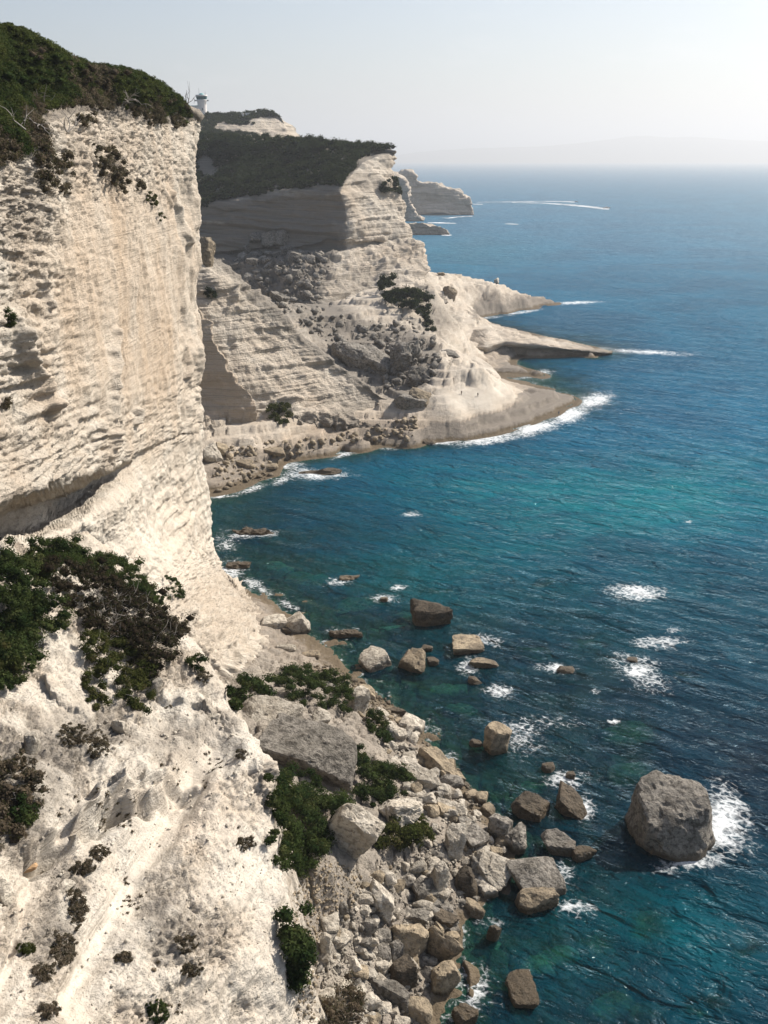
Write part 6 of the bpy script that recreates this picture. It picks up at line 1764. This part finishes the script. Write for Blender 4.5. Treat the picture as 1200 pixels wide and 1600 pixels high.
# terrace wall and a small white building on the hill
tw = PD(309, 180, 985)
put('terrace_wall', boxes('terrace_wall', [(0, 0, -2.2, 9, 1.2, 6)]), MAT['white_paint'], None, 'low pale retaining wall at the foot of the lighthouse', 'wall', loc=tw)
p = look(383, 184)[0]
hut = bpy.data.objects.new('ruined_hut', None)
C.objects.link(hut)
hut.location = p
tag(hut, 'small ruined white hut on the slope right of the lighthouse', 'hut')
put('wall', boxes('wall', [(-2.0, 0, 1.6, 1.8, 4, 5)]), MAT['white_paint'], hut)
put('wall', boxes('wall', [(2.8, 0.8, 1.8, 4.6, 3.6, 5.4)]), MAT['white_paint'], hut)
put('roof', boxes('roof', [(2.8, 0.8, 4.7, 5.0, 4.0, 0.4)]), MAT['metal'], hut)

# ================================================================ BOATS AND WAKES
def boat(label, px, py, L, seed):
    p = PZ(px, py, 0)
    o = bpy.data.objects.new('motor_boat', None)
    C.objects.link(o)
    o.location = p
    o.rotation_euler = (0, 0, R(-6))
    tag(o, label, 'boat', 'motor boats on the far sea')
    st = np.linspace(0, 1, 9)
    rows = []
    for t in st:
        b = 0.17 * L * (1 - max(0, (t - 0.45) / 0.55) ** 2.2) + 0.004 * L
        zt = 0.11 * L + 0.05 * L * t * t
        zb = -0.03 * L + 0.07 * L * max(0, t - 0.6)
        x = (t - 0.5) * L
        rows.append([(x, -b, zt), (x, -b * 0.9, zt * 0.5), (x, 0, zb), (x, b * 0.9, zt * 0.5), (x, b, zt), (x, 0, zt * 0.98), (x, -b, zt)])
    A = np.array(rows)
    hull = put('hull', mesh_from_arrays('hull', A, grid_faces(*A.shape[:2]), 4, smooth=False), MAT['white_paint'], o)
    put('transom', boxes('transom', [(-0.5 * L, 0, 0.05 * L, 0.01 * L, 0.33 * L, 0.11 * L)]), MAT['metal'], o)
    put('cabin', boxes('cabin', [(-0.05 * L, 0, 0.15 * L, 0.32 * L, 0.2 * L, 0.10 * L)]), MAT['white_paint'], o)
    put('windscreen', boxes('windscreen', [(0.12 * L, 0, 0.15 * L, 0.03 * L, 0.19 * L, 0.07 * L)]), MAT['glass'], o)
    put('canopy', boxes('canopy', [(-0.1 * L, 0, 0.23 * L, 0.3 * L, 0.21 * L, 0.015 * L)]), MAT['metal'], o)
    for sx in (-0.22, 0.02):
        for sy in (-0.09, 0.09):
            put('canopy_post', boxes('canopy_post', [(sx * L, sy * L, 0.205 * L, 0.01 * L, 0.01 * L, 0.05 * L)]), MAT['metal'], o)
    return o
boat('white motor boat at the head of the long curved wake', 948, 325.5, 15, 1)
boat('small boat farther off with a short straight wake', 900, 315.5, 9, 2)
def wake(label, pts, seed):
    V, Fa = [], []
    for i, (px, py, wd) in enumerate(pts):
        a, b = PZ(px, py - wd / 2, 0.0), PZ(px, py + wd / 2, 0.0)
        V += [(a[0], a[1], 0.16), (b[0], b[1], 0.16)]
    Fa = [(2 * i, 2 * i + 1, 2 * i + 3, 2 * i + 2) for i in range(len(pts) - 1)]
    me = mesh_from_arrays('boat_wake', V, Fa, 4)
    put('boat_wake', me, MAT['foam'], None, label, 'wake', kind='stuff')
kf = NT('wake_foam')
kc = kf.coord('Object')
kn = kf.noise(kf.mapping(kc, (0.03, 0.12, 1)), 1.0, 5, 0.7)
kd = kf.n('ShaderNodeBsdfDiffuse'); kd.inputs[0].default_value = (0.78, 0.8, 0.8, 1)
kt = kf.n('ShaderNodeBsdfTransparent')
km = kf.n('ShaderNodeMixShader')
kf.l(kf.ss(kn, 0.40, 0.58), km.inputs[0]); kf.l(kt.outputs[0], km.inputs[1]); kf.l(kd.outputs[0], km.inputs[2])
MAT['foam'] = kf.done(km.outputs[0])
def dense(pts, n=60):
    a = np.array(pts, float)
    t = np.linspace(0, len(a) - 1, n)
    return [tuple(np.interp(v, range(len(a)), a[:, j]) for j in range(3)) for v in t]
wake('long white curved wake of the nearer motor boat', dense([(800, 316.5, 0.5), (850, 317.5, 1.0), (880, 319.5, 1.8), (910, 322, 2.4), (935, 325, 2.8), (946, 326.3, 2.4), (952, 326.5, 1.2)]), 1)
wake('thin straight wake of the farther boat', dense([(745, 316, 0.4), (800, 315.5, 0.6), (850, 314.5, 0.7), (880, 315, 1.0), (898, 315.8, 1.3)]), 2)
wake('short white streak of foam off the far cape', dense([(738, 319, 0.6), (746, 319, 1.2), (754, 319.3, 0.6)]), 3)
wake('lone white streak on the far sea', dense([(789, 350, 0.6), (799, 350.2, 1.3), (810, 350.5, 0.6)]), 4)
wake('foam line at the foot of the far cape', dense([(690, 340.5, 0.5), (700, 341, 1.2), (716, 339, 1.4), (738, 338, 1.0)]), 5)
wake('foam line behind the low islet', dense([(668, 348, 1.0), (690, 348.5, 1.6), (712, 349, 0.8)]), 6)
wake('foam at the tip of the low islet', dense([(690, 367.5, 0.8), (700, 367.5, 1.8), (706, 367.5, 0.6)]), 7)

# ================================================================ PEOPLE ON THE PLATFORM
def person(label, px, py, mat, lean=0.0, turn=0.0):
    q = look(px, py)
    me = bpy.data.meshes.new('person')
    j = {'pel': (0, 0, 0.95), 'sp': (0.0, 0.02, 1.2), 'ch': (0, 0.02, 1.38), 'nk': (0, 0.0, 1.5), 'hd': (0, -0.02, 1.62), 'tp': (0, 0, 1.76),
         'hl': (-0.1, 0, 0.9), 'kl': (-0.12, -0.04, 0.5), 'al': (-0.13, 0.02, 0.08), 'fl': (-0.14, -0.14, 0.03), 'hr': (0.1, 0, 0.9), 'kr': (0.12, 0.03, 0.5), 'ar': (0.13, 0.1, 0.08), 'fr': (0.14, -0.04, 0.03),
         'sl': (-0.18, 0, 1.42), 'el': (-0.26, 0.03, 1.15), 'wl': (-0.25, -0.06, 0.92), 'sr': (0.18, 0, 1.42), 'er': (0.27, 0.02, 1.15), 'wr': (0.27, -0.06, 0.92)}
    rad = {'pel': 0.15, 'sp': 0.14, 'ch': 0.16, 'nk': 0.06, 'hd': 0.1, 'tp': 0.07, 'hl': 0.1, 'kl': 0.065, 'al': 0.045, 'fl': 0.04, 'hr': 0.1, 'kr': 0.065, 'ar': 0.045, 'fr': 0.04, 'sl': 0.065, 'el': 0.045, 'wl': 0.035, 'sr': 0.065, 'er': 0.045, 'wr': 0.035}
    E = [('pel', 'sp'), ('sp', 'ch'), ('ch', 'nk'), ('nk', 'hd'), ('hd', 'tp'), ('pel', 'hl'), ('hl', 'kl'), ('kl', 'al'), ('al', 'fl'), ('pel', 'hr'), ('hr', 'kr'), ('kr', 'ar'), ('ar', 'fr'), ('ch', 'sl'), ('sl', 'el'), ('el', 'wl'), ('ch', 'sr'), ('sr', 'er'), ('er', 'wr')]
    ks = list(j)
    me.from_pydata([j[a] for a in ks], [(ks.index(a), ks.index(b)) for a, b in E], [])
    o = bpy.data.objects.new('person', me)
    C.objects.link(o)
    md = o.modifiers.new('skin', 'SKIN')
    for i, a in enumerate(ks):
        me.skin_vertices[0].data[i].radius = (rad[a], rad[a])
    me.skin_vertices[0].data[0].use_root = True
    o.modifiers.new('sub', 'SUBSURF').levels = 1
    me.materials.append(MAT[mat])
    o.location = q[0] - np.array((0, 0, 0.02))
    o.rotation_euler = (0, R(lean), R(turn))
    tag(o, label, 'person', 'people on the platform')
MAT['cloth_dark'] = plain('dark_clothing', (0.03, 0.03, 0.035), 0.9)
MAT['cloth_blue'] = plain('blue_clothing', (0.05, 0.09, 0.15), 0.9)
MAT['cloth_brown'] = plain('brown_clothing', (0.16, 0.10, 0.07), 0.9)
person('person in brownish clothes standing on the pale slope, left of the two there', 721, 617, 'cloth_brown', 0, 20)
person('person in dark clothes standing on the pale slope, right of the two there', 746.5, 620, 'cloth_dark', 0, -30)
person('person in dark clothes standing on the far rim of the platform', 867, 607, 'cloth_dark', 0, 90)
person('person in blue standing at the foam edge of the platform', 873, 648.5, 'cloth_blue', 0, 120)
print('all', round(time.time() - T0, 1))

# ================================================================ HAZE
bm = bmesh.new()
bmesh.ops.create_cube(bm, size=1.0)
HZ_LO, HZ_HI = -18.0, 1100.0
bmesh.ops.scale(bm, vec=(100000, 100000, HZ_HI - HZ_LO), verts=bm.verts)
bmesh.ops.translate(bm, vec=(0, 47000, (HZ_HI + HZ_LO) / 2), verts=bm.verts)
me = bpy.data.meshes.new('haze')
bm.to_mesh(me)
bm.free()
hm = bpy.data.materials.new('haze_air')
hm.use_nodes = True
hm.node_tree.nodes.clear()
ho = hm.node_tree.nodes.new('ShaderNodeOutputMaterial')
hv = hm.node_tree.nodes.new('ShaderNodeVolumePrincipled')
hv.inputs['Color'].default_value = (0.92, 0.955, 1.0, 1)
hv.inputs['Density'].default_value = 0.0001
hv.inputs['Anisotropy'].default_value = 0.35
hm.node_tree.links.new(hv.outputs[0], ho.inputs['Volume'])
put('haze', me, hm, kind='stuff', label='pale sea haze thinning the far cliffs and the horizon', cat='haze')
